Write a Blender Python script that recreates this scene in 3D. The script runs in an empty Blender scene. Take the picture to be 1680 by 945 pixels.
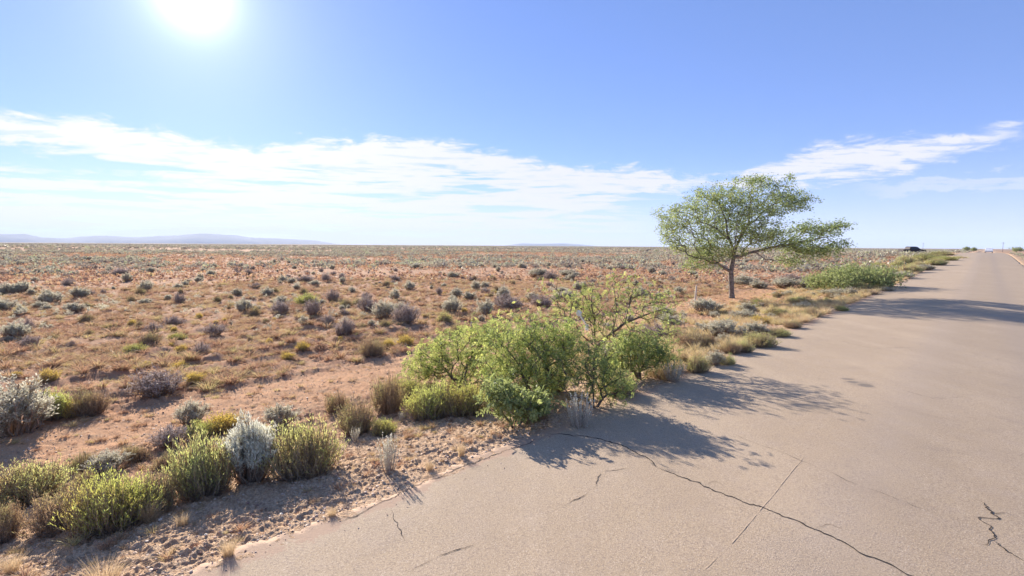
import bpy, math
import numpy as np
from mathutils import Vector, Matrix
R = math.radians
SC = bpy.context.scene
COL = SC.collection

# ---------------------------------------------------------------- camera
CAM_H = 2.5
cam_d = bpy.data.cameras.new('camera'); cam = bpy.data.objects.new('camera', cam_d); COL.objects.link(cam)
cam_d.lens = 18.0; cam_d.sensor_width = 36.0; cam_d.sensor_fit = 'HORIZONTAL'
cam_d.clip_start = 0.05; cam_d.clip_end = 60000
PITCH, ROLL = 4.74, 0.38
CM = Matrix.Rotation(R(90 - PITCH), 4, 'X') @ Matrix.Rotation(R(ROLL), 4, 'Z')
CM.translation = Vector((0, 0, CAM_H))
cam.matrix_world = CM
SC.camera = cam
CROT = np.array(CM.to_3x3())
def ray(px, py):                       # direction through a point of the 1680x945 photograph
    v = CROT @ np.array([(px - 840) / 840.0, -(py - 472.5) / 840.0, -1.0])
    return v / v[1]                    # scaled so that y grows by 1

# ---------------------------------------------------------------- sun and sky
SUN_AZ, SUN_EL = -31.0, 21.8           # degrees: azimuth from +Y (towards +X), elevation
SUN_STRENGTH, SKY_STRENGTH, EXPOSURE = 5.0, 0.075, 1.25
sd = np.array([math.sin(R(SUN_AZ)) * math.cos(R(SUN_EL)), math.cos(R(SUN_AZ)) * math.cos(R(SUN_EL)), math.sin(R(SUN_EL))])
sun_d = bpy.data.lights.new('sun', 'SUN'); sun = bpy.data.objects.new('sun', sun_d); COL.objects.link(sun)
sun_d.energy = SUN_STRENGTH; sun_d.angle = R(0.53); sun_d.color = (1.0, 0.91, 0.80)
sun.rotation_euler = Vector(sd).to_track_quat('Z', 'Y').to_euler()
sun.location = (0, 0, 50)

SC.view_settings.view_transform = 'Standard'
SC.view_settings.look = 'None'
SC.view_settings.exposure = EXPOSURE
SC.view_settings.gamma = 1.0
SC.view_settings.use_curve_mapping = False
SC.render.engine = 'CYCLES'
cy = SC.cycles
cy.max_bounces = 8; cy.diffuse_bounces = 5; cy.glossy_bounces = 2; cy.transmission_bounces = 6
cy.transparent_max_bounces = 6; cy.volume_bounces = 1

class NT:
    """small helper for node trees"""
    def __init__(s, tree):
        s.t = tree; tree.nodes.clear()
    def n(s, typ, **kw):
        nd = s.t.nodes.new(typ)
        for k, v in kw.items():
            if k.startswith('i_'):
                nd.inputs[k[2:].replace('_', ' ')].default_value = v
            else:
                setattr(nd, k, v)
        return nd
    def l(s, a, b):
        s.t.links.new(a, b)
    def set(s, sock, v):
        if isinstance(v, bpy.types.NodeSocket): s.l(v, sock)
        else: sock.default_value = v
    def m(s, op, a, b=0.0, c=None, clamp=False):
        nd = s.t.nodes.new('ShaderNodeMath'); nd.operation = op; nd.use_clamp = clamp
        s.set(nd.inputs[0], a); s.set(nd.inputs[1], b)
        if c is not None: s.set(nd.inputs[2], c)
        return nd.outputs[0]
    def vm(s, op, a, b=None, out=0, scale=None):
        nd = s.t.nodes.new('ShaderNodeVectorMath'); nd.operation = op
        s.set(nd.inputs[0], a)
        if b is not None: s.set(nd.inputs[1], b)
        if scale is not None: s.set(nd.inputs['Scale'], scale)
        return nd.outputs['Value'] if out == 'v' else nd.outputs[0]
    def smooth(s, x, lo, hi):
        nd = s.t.nodes.new('ShaderNodeMapRange'); nd.interpolation_type = 'SMOOTHSTEP'
        s.set(nd.inputs['Value'], x); s.set(nd.inputs['From Min'], lo); s.set(nd.inputs['From Max'], hi)
        return nd.outputs[0]
    def noise(s, vec, scale, detail=3.0, rough=0.55, dist=0.0):
        nd = s.t.nodes.new('ShaderNodeTexNoise')
        s.set(nd.inputs['Vector'], vec); nd.inputs['Scale'].default_value = scale
        nd.inputs['Detail'].default_value = detail; nd.inputs['Roughness'].default_value = rough
        nd.inputs['Distortion'].default_value = dist
        return nd.outputs[0]
    def mix(s, f, a, b, mode='MIX'):
        nd = s.t.nodes.new('ShaderNodeMix'); nd.data_type = 'RGBA'; nd.blend_type = mode
        s.set(nd.inputs[0], f)
        for i, v in ((6, a), (7, b)):
            if isinstance(v, (tuple, list)) and len(v) == 3: v = (*v, 1.0)
            s.set(nd.inputs[i], v)
        return nd.outputs[2]
    def ramp(s, f, pts):
        nd = s.t.nodes.new('ShaderNodeValToRGB'); s.set(nd.inputs[0], f)
        cr = nd.color_ramp
        while len(cr.elements) < len(pts): cr.elements.new(0.5)
        for e, (p, c) in zip(cr.elements, pts):
            e.position = p; e.color = (*c, 1.0)
        return nd.outputs[0]
    def curve(s, f, pts):
        nd = s.t.nodes.new('ShaderNodeFloatCurve'); s.set(nd.inputs['Value'], f)
        c = nd.mapping.curves[0]
        while len(c.points) < len(pts): c.points.new(0.5, 0.5)
        for p, (x, y) in zip(c.points, pts):
            p.location = (x, y); p.handle_type = 'AUTO'
        nd.mapping.update()
        return nd.outputs[0]

def build_world():
    w = bpy.data.worlds.new('World'); SC.world = w; w.use_nodes = True
    t = NT(w.node_tree)
    out = t.n('ShaderNodeOutputWorld'); bg = t.n('ShaderNodeBackground'); t.l(bg.outputs[0], out.inputs[0])
    sky = t.n('ShaderNodeTexSky'); sky.sky_type = 'NISHITA'; sky.sun_disc = False
    sky.sun_elevation = R(SUN_EL); sky.sun_rotation = R(SUN_AZ)
    sky.altitude = 1700; sky.air_density = 1.0; sky.dust_density = 0.25; sky.ozone_density = 2.0
    d = t.n('ShaderNodeTexCoord').outputs['Generated']
    sep = t.n('ShaderNodeSeparateXYZ'); t.l(d, sep.inputs[0]); X, Y, Z = sep.outputs
    az = t.m('MULTIPLY', t.m('ARCTAN2', X, Y), 180 / math.pi)
    el = t.m('MULTIPLY', t.m('ARCSINE', Z), 180 / math.pi)
    af = t.m('DIVIDE', t.m('ADD', az, 60.0), 120.0, clamp=True)      # -60..60 degrees -> 0..1
    def azc(pts): return t.m('MULTIPLY', t.curve(af, [((a + 60) / 120, e / 20) for a, e in pts]), 20.0)
    # cloud sheet coordinates: the direction cut with a high flat layer
    q = t.m('ADD', t.m('MAXIMUM', Z, 0.0), 0.06)
    cx = t.m('DIVIDE', X, q); cyy = t.m('DIVIDE', Y, q)
    comb = t.n('ShaderNodeCombineXYZ'); t.l(cx, comb.inputs[0]); t.l(cyy, comb.inputs[1])
    mp = t.n('ShaderNodeMapping'); t.l(comb.outputs[0], mp.inputs[0]); mp.inputs['Rotation'].default_value = (0, 0, R(24)); mp.inputs['Scale'].default_value = (0.6, 1.5, 1)
    P = mp.outputs[0]
    ang = t.n('ShaderNodeCombineXYZ'); t.l(t.m('MULTIPLY', az, 0.10), ang.inputs[0]); t.l(t.m('MULTIPLY', el, 0.30), ang.inputs[1])
    A = ang.outputs[0]
    n1 = t.noise(P, 1.3, 8.0, 0.62, 0.6)
    n2 = t.noise(A, 3.2, 8.0, 0.66, 0.5)
    n3 = t.noise(P, 4.5, 6.0, 0.6, 0.3)
    fr = t.m('SUBTRACT', n2, 0.5); fr1 = t.m('SUBTRACT', n1, 0.5)
    top = azc([(-60, 9.0), (-45, 9.9), (-37, 10.2), (-27, 9.3), (-21, 10.5), (-13, 11.0), (-8, 11.0), (0, 9.7), (8, 8.4), (16, 7.9), (20, 7.0), (25, 7.9), (32, 9.5), (38, 9.2), (44, 9.7), (60, 8.0)])
    bot = azc([(-60, 8.0), (-45, 7.9), (-37, 7.0), (-28, 4.5), (-20, 1.2), (0, 1.2), (8, 3.5), (16, 6.1), (22, 6.1), (32, 6.3), (38, 7.4), (44, 8.8), (60, 8.0)])
    ee = t.m('ADD', el, t.m('ADD', t.m('MULTIPLY', fr, 4.2), t.m('MULTIPLY', fr1, 1.4)))
    b1 = t.m('MULTIPLY', t.smooth(t.m('SUBTRACT', top, ee), -0.5, 1.1), t.smooth(t.m('SUBTRACT', ee, bot), -0.9, 1.0))
    b1 = t.m('MULTIPLY', b1, t.m('ADD', 0.62, t.smooth(n3, 0.36, 0.56)), clamp=True)
    end = t.smooth(t.m('ADD', az, t.m('MULTIPLY', fr, 4.0)), 45.5, 42.0)
    b1 = t.m('MULTIPLY', b1, end)
    # lower streaks
    stv = t.n('ShaderNodeCombineXYZ'); t.l(t.m('MULTIPLY', az, 0.045), stv.inputs[0]); t.l(t.m('MULTIPLY', el, 0.62), stv.inputs[1])
    sn = t.noise(stv.outputs[0], 2.2, 8.0, 0.62, 0.35)
    b1 = t.m('MULTIPLY', b1, t.m('MAXIMUM', t.smooth(sn, 0.38, 0.50), t.smooth(t.m('SUBTRACT', top, ee), 3.2, 1.6)))
    low = t.m('MULTIPLY', t.smooth(t.m('ADD', sn, t.m('MULTIPLY', fr1, 0.4)), 0.40, 0.52), t.smooth(ee, 6.6, 5.0))
    low = t.m('MULTIPLY', low, t.m('ADD', 0.16, t.m('MULTIPLY', t.smooth(az, 20.0, 6.0), 0.84)))
    streak = t.m('MULTIPLY', t.smooth(t.m('ABSOLUTE', t.m('SUBTRACT', ee, 5.3)), 0.9, 0.2), t.m('MULTIPLY', t.smooth(az, 30.0, 38.0), 0.5))
    haze = t.m('MULTIPLY', t.m('POWER', t.smooth(el, 11.0, -1.0), 1.5), 0.42)
    cm = t.m('MAXIMUM', t.m('MAXIMUM', b1, low), t.m('MAXIMUM', streak, haze), clamp=True)
    # brightness towards the sun (thin cloud scatters forward)
    dn = t.vm('NORMALIZE', d)
    dot = t.m('MAXIMUM', t.vm('DOT_PRODUCT', dn, tuple(sd), out='v'), 0.0)
    fwd = t.m('POWER', dot, 10.0)
    cb = t.m('ADD', 5.35, t.m('MULTIPLY', fwd, 0.9))
    ccol = t.vm('SCALE', (1.0, 0.985, 1.02), scale=cb)
    skyc = t.vm('MULTIPLY', sky.outputs[0], (0.88, 0.925, 1.40))
    skyc = t.vm('ADD', t.vm('SCALE', skyc, scale=0.50), (0.52, 0.92, 1.85))
    c = t.mix(t.m('MULTIPLY', cm, 0.92), skyc, ccol)
    # aureole round the sun
    au = t.m('ADD', t.m('MULTIPLY', t.m('POWER', dot, 900.0), 6.0), t.m('ADD', t.m('MULTIPLY', t.m('POWER', dot, 150.0), 1.5), t.m('MULTIPLY', t.m('POWER', dot, 22.0), 0.6)))
    c = t.vm('ADD', c, t.vm('SCALE', (1.0, 1.0, 0.97), scale=au))
    t.l(c, bg.inputs[0]); bg.inputs[1].default_value = SKY_STRENGTH
build_world()

# ---------------------------------------------------------------- numeric helpers
def sstep(a, b, x):
    t = np.clip((x - a) / (b - a), 0, 1); return t * t * (3 - 2 * t)
def _h(ix, iy, seed):
    h = (ix.astype(np.int64) * 374761393 + iy.astype(np.int64) * 668265263 + seed * 974634777) & 0xffffffff
    h = ((h ^ (h >> 13)) * 1274126177) & 0xffffffff
    h = h ^ (h >> 16)
    return (h & 0xffff) / 65535.0
def vnoise(x, y, seed=0):
    xi = np.floor(x); yi = np.floor(y); fx = x - xi; fy = y - yi
    fx = fx * fx * (3 - 2 * fx); fy = fy * fy * (3 - 2 * fy)
    a = _h(xi, yi, seed); b = _h(xi + 1, yi, seed); c = _h(xi, yi + 1, seed); d = _h(xi + 1, yi + 1, seed)
    return a + (b - a) * fx + (c - a) * fy + (a - b - c + d) * fx * fy
def fbm(x, y, seed=0, o=4, g=0.5):
    s = 0; a = 1; tot = 0
    for i in range(o):
        s = s + a * vnoise(x * 2 ** i, y * 2 ** i, seed + i * 17); tot += a; a *= g
    return s / tot

# ---------------------------------------------------------------- road frame and terrain height
RD_AZ = 42.7
DX, DY = math.sin(R(RD_AZ)), math.cos(R(RD_AZ))
NX, NY = -DY, DX                        # to the left of the road
EDGE_L, EDGE_R, CROWN = 4.45, -3.3, 0.6
def us(x, y): return x * DX + y * DY, x * NX + y * NY
def xy(u, s): return u * DX + s * NX, u * DY + s * NY
def road_z(u, s):
    lon = 1.55 * sstep(25, 160, u) - 1.3 * sstep(168, 300, u)
    return lon - 0.034 * np.abs(s - CROWN) ** 1.0
def macro(x, y):
    u, s = us(x, y)
    r = np.hypot(x, y)
    lon = (1.55 * sstep(25, 160, u) - 1.3 * sstep(168, 300, u)) * (1 - sstep(18, 80, np.abs(s)))
    deep = 0.62 - 0.18 * sstep(6, 22, u)
    left = -0.13 - (deep - 0.13) * sstep(EDGE_L, 9.0, s) ** 0.8
    right = -0.13 - 0.35 * sstep(-EDGE_R, 8.0, -s)
    prof = np.where(s > CROWN, np.where(s > EDGE_L, left, -0.034 * (s - CROWN)), np.where(s < EDGE_R, right, -0.034 * (CROWN - s)))
    und = (fbm(x * 0.011, y * 0.011, 5, 3) - 0.5) * 1.6 * sstep(20, 160, np.abs(s)) + (fbm(x * 0.05, y * 0.05, 9, 3) - 0.5) * 0.5 * sstep(9, 25, np.abs(s))
    far = (fbm(x * 0.0012, y * 0.0012, 3, 3) - 0.5) * 5.0 * sstep(500, 3000, r) * (1 - sstep(9000, 14000, r))
    return lon + prof + und + far
def on_road(u, s, m=0.0): return (s < EDGE_L + m) & (s > EDGE_R - m)
def terrain(x, y):
    x = np.asarray(x, float); y = np.asarray(y, float)
    u, s = us(x, y); r = np.hypot(x, y)
    z = macro(x, y)
    out = 0.3 * sstep(EDGE_L - 0.2, EDGE_L, s) + 0.7 * sstep(EDGE_L, EDGE_L + 0.4, s) + sstep(-EDGE_R - 0.02, -EDGE_R + 0.35, -s)
    track = sstep(9.0, 9.8, s) * (1 - sstep(11.4, 12.0, s))
    plain = sstep(11.5, 14, np.abs(s))
    near = 1 - sstep(40, 90, r)
    h = fbm(x * 1.6, y * 1.6, 21, 3)
    hum = np.maximum(h - 0.45, 0) * 0.34 * plain
    clod = (fbm(x * 14, y * 14, 31, 3, 0.7) - 0.5) * 0.10 * (1 - 0.45 * track)
    big = (fbm(x * 4.2, y * 4.2, 41, 3) - 0.5) * 0.06 * (1 - 0.6 * track)
    ridge = (fbm(s * 2.1 + 0.5 * vnoise(u * .4, s * .4, 3), u * 0.22, 51, 3) - 0.5) * 0.26 * sstep(8, 9.5, s) * (1 - sstep(17, 24, s)) * (1 - 0.75 * track)
    z = z + (hum + clod + big + ridge) * out * near
    inside = sstep(EDGE_R - 0.05, EDGE_R + 0.25, s) * (1 - sstep(EDGE_L - 0.42, EDGE_L - 0.12, s))
    z = z - inside * (0.05 + 0.003 * np.minimum(r, 180))
    return z

def ground_at(px, py):
    d = ray(px, py); t = 1.0; prev = 1.0
    while t < 4000:
        z = CAM_H + d[2] * t
        if z < macro(d[0] * t, t): break
        prev = t; t *= 1.01
    a, b = prev, t
    for _ in range(18):
        m = (a + b) / 2
        if CAM_H + d[2] * m < macro(d[0] * m, m): b = m
        else: a = m
    return d[0] * b, b

# ---------------------------------------------------------------- mesh helpers
def mk_mesh(name, V, F, mats, tint=None, mi=None, smooth=False, attrs=None):
    V = np.ascontiguousarray(V, dtype=np.float32); F = np.ascontiguousarray(F, dtype=np.int32)
    me = bpy.data.meshes.new(name)
    me.vertices.add(len(V)); me.vertices.foreach_set('co', V.ravel())
    k = F.shape[1]
    me.loops.add(F.size); me.loops.foreach_set('vertex_index', F.ravel())
    me.polygons.add(len(F)); me.polygons.foreach_set('loop_start', np.arange(0, F.size, k, dtype=np.int32))
    me.polygons.foreach_set('loop_total', np.full(len(F), k, dtype=np.int32))
    if mi is not None: me.polygons.foreach_set('material_index', np.ascontiguousarray(mi, dtype=np.int32))
    me.polygons.foreach_set('use_smooth', np.full(len(F), smooth, dtype=bool))
    at = dict(attrs or {})
    if tint is not None: at['tint'] = tint
    for k_, v in at.items():
        a = me.attributes.new(k_, 'FLOAT', 'POINT'); a.data.foreach_set('value', np.ascontiguousarray(v, dtype=np.float32))
    for m in (mats if isinstance(mats, (list, tuple)) else [mats]): me.materials.append(m)
    me.update(calc_edges=True)
    return me
def tag(o, label=None, cat=None, group=None, kind=None):
    if label: o['label'] = label
    if cat: o['category'] = cat
    if group: o['group'] = group
    if kind: o['kind'] = kind
    return o
def link(name, me, parent=None):
    o = bpy.data.objects.new(name, me); COL.objects.link(o)
    if parent is not None: o.parent = parent
    return o
def empty(name, loc, rz=0.0, sc=(1, 1, 1)):
    o = bpy.data.objects.new(name, None); COL.objects.link(o)
    o.location = loc; o.rotation_euler = (0, 0, rz); o.scale = sc; o.empty_display_size = 0.2
    return o
class Geo:
    """quads gathered in numpy arrays"""
    def __init__(s): s.V = []; s.F = []; s.T = []; s.n = 0
    def add(s, V, F, T):
        s.V.append(V); s.F.append(F + s.n); s.T.append(T); s.n += len(V)
    def get(s): return np.concatenate(s.V), np.concatenate(s.F), np.concatenate(s.T)
def nrm(v): return v / np.maximum(np.linalg.norm(v, axis=-1, keepdims=True), 1e-9)
def add_leaves(g, P, D, L, W, T, rng, fold=0.0):
    """diamond leaves: base P, direction D, length L, width W, tint T"""
    n = len(P); D = nrm(D)
    rnd = rng.normal(size=(n, 3)); S = nrm(np.cross(D, rnd))
    L = np.broadcast_to(np.asarray(L, float), (n,))[:, None]; W = np.broadcast_to(np.asarray(W, float), (n,))[:, None]
    V = np.stack([P, P + D * L * 0.45 + S * W * 0.5, P + D * L, P + D * L * 0.45 - S * W * 0.5], 1).reshape(-1, 3)
    F = np.arange(n * 4).reshape(n, 4)
    g.add(V, F, np.repeat(np.broadcast_to(T, (n,)), 4))
def add_tubes(g, A, B, ra, rb, T, k=3):
    n = len(A); D = nrm(B - A)
    ref = np.where(np.abs(D[:, 2:3]) > 0.9, np.array([[1.0, 0, 0]]), np.array([[0, 0, 1.0]]))
    U = nrm(np.cross(D, ref)); W = np.cross(D, U)
    ang = np.arange(k) / k * 2 * math.pi
    ring = U[:, None, :] * np.cos(ang)[None, :, None] + W[:, None, :] * np.sin(ang)[None, :, None]
    ra = np.broadcast_to(np.asarray(ra, float), (n,))[:, None, None]; rb = np.broadcast_to(np.asarray(rb, float), (n,))[:, None, None]
    V = np.concatenate([A[:, None, :] + ring * ra, B[:, None, :] + ring * rb], 1).reshape(-1, 3)
    i = np.arange(k); j = (i + 1) % k
    f = np.stack([i, j, j + k, i + k], 1)
    F = (f[None] + (np.arange(n) * 2 * k)[:, None, None]).reshape(-1, 4)
    g.add(V, F, np.repeat(np.broadcast_to(T, (n,)), 2 * k))

# ---------------------------------------------------------------- materials
def new_mat(name):
    m = bpy.data.materials.new(name); m.use_nodes = True
    t = NT(m.node_tree); out = t.n('ShaderNodeOutputMaterial')
    return m, t, out
def leaf_mat(name, ramp, trans=0.45, vary=0.12):
    m, t, out = new_mat(name)
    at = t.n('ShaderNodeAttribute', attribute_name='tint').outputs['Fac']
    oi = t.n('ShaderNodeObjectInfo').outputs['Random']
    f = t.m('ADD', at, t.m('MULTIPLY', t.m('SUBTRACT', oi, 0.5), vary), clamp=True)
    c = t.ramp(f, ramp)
    dif = t.n('ShaderNodeBsdfDiffuse'); tr = t.n('ShaderNodeBsdfTranslucent'); mx = t.n('ShaderNodeMixShader')
    t.l(c, dif.inputs[0]); t.l(c, tr.inputs[0]); mx.inputs[0].default_value = trans
    t.l(dif.outputs[0], mx.inputs[1]); t.l(tr.outputs[0], mx.inputs[2])
    gl = t.n('ShaderNodeBsdfGlossy'); gl.inputs['Roughness'].default_value = 0.5; gl.inputs[0].default_value = (1, 1, 1, 1)
    m2 = t.n('ShaderNodeMixShader'); m2.inputs[0].default_value = 0.03
    t.l(mx.outputs[0], m2.inputs[1]); t.l(gl.outputs[0], m2.inputs[2])
    t.l(m2.outputs[0], out.inputs[0])
    return m
def plain_mat(name, col, rough=0.9, metal=0.0, var=0.25, scale=20.0, spec=0.3, bump=0.0):
    m, t, out = new_mat(name)
    tc = t.n('ShaderNodeTexCoord').outputs['Object']
    nz = t.noise(tc, scale, 5.0)
    b = t.n('ShaderNodeBsdfPrincipled'); t.l(b.outputs[0], out.inputs[0])
    lo = tuple(c * (1 - var) for c in col); hi = tuple(min(1, c * (1 + var)) for c in col)
    t.l(t.mix(t.smooth(nz, 0.3, 0.7), lo, hi), b.inputs['Base Color'])
    b.inputs['Roughness'].default_value = rough; b.inputs['Metallic'].default_value = metal
    b.inputs['Specular IOR Level'].default_value = spec
    if bump:
        bp = t.n('ShaderNodeBump'); bp.inputs['Strength'].default_value = bump; bp.inputs['Distance'].default_value = 0.01
        t.l(nz, bp.inputs['Height']); t.l(bp.outputs[0], b.inputs['Normal'])
    return m

def ground_mat():
    m, t, out = new_mat('desert_soil')
    b = t.n('ShaderNodeBsdfPrincipled'); t.l(b.outputs[0], out.inputs[0])
    pos = t.n('ShaderNodeTexCoord').outputs['Object']
    A = lambda k: t.n('ShaderNodeAttribute', attribute_name=k).outputs['Fac']
    n0 = t.noise(pos, 0.035, 4.0); n1 = t.noise(pos, 0.4, 5.0); n2 = t.noise(pos, 3.5, 6.0, 0.65); n3 = t.noise(pos, 26.0, 4.0, 0.7)
    soil = t.mix(t.smooth(n1, 0.35, 0.65), (0.43, 0.228, 0.130), (0.49, 0.285, 0.168))
    soil = t.mix(t.m('MULTIPLY', t.smooth(n2, 0.42, 0.66), 0.6), soil, (0.46, 0.32, 0.195))
    soil = t.mix(t.m('MULTIPLY', t.smooth(n3, 0.50, 0.72), 0.5), soil, (0.25, 0.13, 0.09))
    tk = t.m('MULTIPLY', A('track'), t.smooth(n2, 0.70, 0.45))
    soil = t.mix(t.m('MULTIPLY', tk, 0.85), soil, t.mix(n3, (0.52, 0.28, 0.15), (0.60, 0.36, 0.20)))
    sh = t.mix(t.smooth(n3, 0.40, 0.60), (0.38, 0.25, 0.155), (0.60, 0.425, 0.275))
    sh = t.mix(t.m('MULTIPLY', t.smooth(n2, 0.45, 0.65), 0.5), sh, (0.52, 0.33, 0.19))
    soil = t.mix(A('shoulder'), soil, sh)
    veg = t.mix(n2, (0.16, 0.15, 0.115), (0.24, 0.225, 0.165))
    vf = t.m('MULTIPLY', A('veg'), t.smooth(t.noise(pos, 0.012, 5.0, 0.6), 0.36, 0.60))
    soil = t.mix(vf, soil, veg)
    t.l(soil, b.inputs['Base Color']); b.inputs['Roughness'].default_value = 1.0; b.inputs['Specular IOR Level'].default_value = 0.1
    bp = t.n('ShaderNodeBump'); bp.inputs['Strength'].default_value = 0.8; bp.inputs['Distance'].default_value = 0.03
    t.l(t.m('ADD', t.m('MULTIPLY', n3, 0.6), t.noise(pos, 70.0, 2.0)), bp.inputs['Height']); t.l(bp.outputs[0], b.inputs['Normal'])
    return m
def road_mat(spots):
    m, t, out = new_mat('weathered_chip_seal')
    b = t.n('ShaderNodeBsdfPrincipled'); t.l(b.outputs[0], out.inputs[0])
    pos = t.n('ShaderNodeTexCoord').outputs['Object']
    n0 = t.noise(pos, 0.5, 4.0); n1 = t.noise(pos, 3.0, 5.0, 0.6); n2 = t.noise(pos, 45.0, 3.0, 0.7); n3 = t.noise(pos, 160.0, 2.0, 0.7)
    c = t.mix(t.smooth(n0, 0.3, 0.7), (0.41, 0.304, 0.194), (0.455, 0.340, 0.222))
    c = t.mix(t.m('MULTIPLY', t.smooth(n1, 0.4, 0.75), 0.4), c, (0.42, 0.325, 0.245))
    c = t.mix(t.m('MULTIPLY', t.smooth(n2, 0.50, 0.62), 0.55), c, (0.215, 0.16, 0.125))
    c = t.mix(t.m('MULTIPLY', t.smooth(n3, 0.54, 0.68), 0.55), c, (0.62, 0.50, 0.38))
    c = t.mix(t.m('MULTIPLY', t.smooth(n3, 0.44, 0.34), 0.6), c, (0.14, 0.105, 0.085))
    n4 = t.noise(pos, 0.9, 6.0, 0.7, 0.8); n5 = t.noise(pos, 85.0, 1.0, 0.5)
    c = t.mix(t.m('MULTIPLY', t.smooth(n4, 0.54, 0.68), 0.22), c, (0.24, 0.185, 0.145))
    c = t.mix(t.m('MULTIPLY', t.smooth(n5, 0.60, 0.68), 0.5), c, (0.66, 0.54, 0.42))
    c = t.mix(t.m('MULTIPLY', t.smooth(n5, 0.38, 0.31), 0.4), c, (0.12, 0.09, 0.075))
    wm = t.n('ShaderNodeMapping'); t.l(pos, wm.inputs[0]); wm.inputs['Rotation'].default_value = (0, 0, R(RD_AZ)); wm.inputs['Scale'].default_value = (0.9, 0.10, 1)
    wn = t.noise(wm.outputs[0], 1.6, 5.0, 0.6)
    c = t.mix(t.m('MULTIPLY', t.smooth(wn, 0.40, 0.62), 0.18), c, (0.315, 0.232, 0.158)); c = t.mix(t.m('MULTIPLY', t.smooth(wn, 0.45, 0.30), 0.25), c, (0.47, 0.36, 0.25))
    lane = t.n('ShaderNodeAttribute', attribute_name='lane').outputs['Fac']
    c = t.mix(t.m('MULTIPLY', lane, 0.35), c, (0.27, 0.225, 0.195))
    fr = t.n('ShaderNodeAttribute', attribute_name='fray').outputs['Fac']
    c = t.mix(t.m('MULTIPLY', t.smooth(t.m('ADD', fr, t.m('ADD', t.m('MULTIPLY', t.m('SUBTRACT', n1, 0.5), 1.6), t.m('MULTIPLY', t.m('SUBTRACT', n2, 0.5), 0.8))), 0.48, 0.62), 0.85), c, t.mix(n3, (0.30, 0.19, 0.13), (0.50, 0.34, 0.23)))
    for (x, y, r, k) in spots:
        d = t.vm('DISTANCE', pos, (x, y, 0.0), out='v')
        f = t.smooth(t.m('ADD', t.m('DIVIDE', d, r), t.m('MULTIPLY', t.m('SUBTRACT', n1, 0.5), 2.4)), 1.05, 0.5)
        c = t.mix(t.m('MULTIPLY', f, k), c, (0.12, 0.105, 0.095))
    t.l(c, b.inputs['Base Color']); b.inputs['Roughness'].default_value = 0.85; b.inputs['Specular IOR Level'].default_value = 0.25
    bp = t.n('ShaderNodeBump'); bp.inputs['Strength'].default_value = 0.75; bp.inputs['Distance'].default_value = 0.008
    t.l(t.m('ADD', n3, t.m('MULTIPLY', n2, 0.8)), bp.inputs['Height']); t.l(bp.outputs[0], b.inputs['Normal'])
    return m

M_ground = ground_mat()
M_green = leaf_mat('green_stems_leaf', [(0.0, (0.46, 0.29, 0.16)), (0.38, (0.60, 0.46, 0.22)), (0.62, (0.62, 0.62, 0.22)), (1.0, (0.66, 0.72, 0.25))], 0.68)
M_lime = leaf_mat('lime_leaf', [(0.0, (0.44, 0.29, 0.12)), (0.4, (0.52, 0.43, 0.13)), (0.7, (0.56, 0.58, 0.14)), (1.0, (0.64, 0.70, 0.20))], 0.66)
M_yellow = leaf_mat('yellow_leaf', [(0.0, (0.36, 0.25, 0.13)), (0.4, (0.56, 0.41, 0.13)), (0.75, (0.70, 0.54, 0.12)), (1.0, (0.78, 0.60, 0.13))], 0.5)
M_olive = leaf_mat('olive_tan_leaf', [(0.0, (0.42, 0.28, 0.17)), (0.45, (0.53, 0.37, 0.20)), (0.75, (0.50, 0.42, 0.19)), (1.0, (0.46, 0.48, 0.18))], 0.5)
M_sage = leaf_mat('sage_leaf', [(0.0, (0.28, 0.22, 0.18)), (0.4, (0.42, 0.38, 0.29)), (0.75, (0.60, 0.57, 0.43)), (1.0, (0.70, 0.68, 0.52))], 0.5)
M_silver = leaf_mat('silver_leaf', [(0.0, (0.50, 0.40, 0.30)), (0.4, (0.60, 0.56, 0.43)), (1.0, (0.78, 0.78, 0.64))], 0.40)
M_twig = leaf_mat('dry_twig', [(0.0, (0.25, 0.18, 0.155)), (0.5, (0.44, 0.35, 0.30)), (1.0, (0.58, 0.49, 0.41))], 0.3)
M_stem = leaf_mat('woody_stem', [(0.0, (0.22, 0.15, 0.11)), (0.6, (0.36, 0.27, 0.19)), (1.0, (0.48, 0.38, 0.28))], 0.15)
M_straw = leaf_mat('straw', [(0.0, (0.36, 0.24, 0.15)), (0.4, (0.54, 0.39, 0.23)), (0.8, (0.66, 0.51, 0.31)), (1.0, (0.74, 0.62, 0.40))], 0.5)
M_tuft = leaf_mat('tuft', [(0.0, (0.32, 0.18, 0.12)), (0.35, (0.48, 0.29, 0.18)), (0.7, (0.56, 0.40, 0.23)), (1.0, (0.56, 0.48, 0.21))], 0.42)
M_mesq = leaf_mat('mesquite_leaf', [(0.0, (0.15, 0.20, 0.06)), (0.45, (0.36, 0.42, 0.12)), (1.0, (0.64, 0.66, 0.20))], 0.58)
M_tree = leaf_mat('tree_leaf', [(0.0, (0.16, 0.20, 0.07)), (0.5, (0.26, 0.33, 0.11)), (1.0, (0.42, 0.46, 0.17))], 0.54)
M_dark = leaf_mat('dark_leaf', [(0.0, (0.18, 0.21, 0.08)), (0.5, (0.34, 0.39, 0.14)), (1.0, (0.54, 0.58, 0.22))], 0.55)
M_vgrass = leaf_mat('verge_straw', [(0.0, (0.44, 0.29, 0.17)), (0.5, (0.60, 0.44, 0.25)), (1.0, (0.62, 0.54, 0.27))], 0.5)
M_bark = plain_mat('bark', (0.20, 0.17, 0.14), 0.95, var=0.45, scale=9.0, bump=0.8)
M_bark2 = plain_mat('mesquite_bark', (0.15, 0.115, 0.09), 0.95, var=0.4, scale=25.0, bump=0.5)
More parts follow.
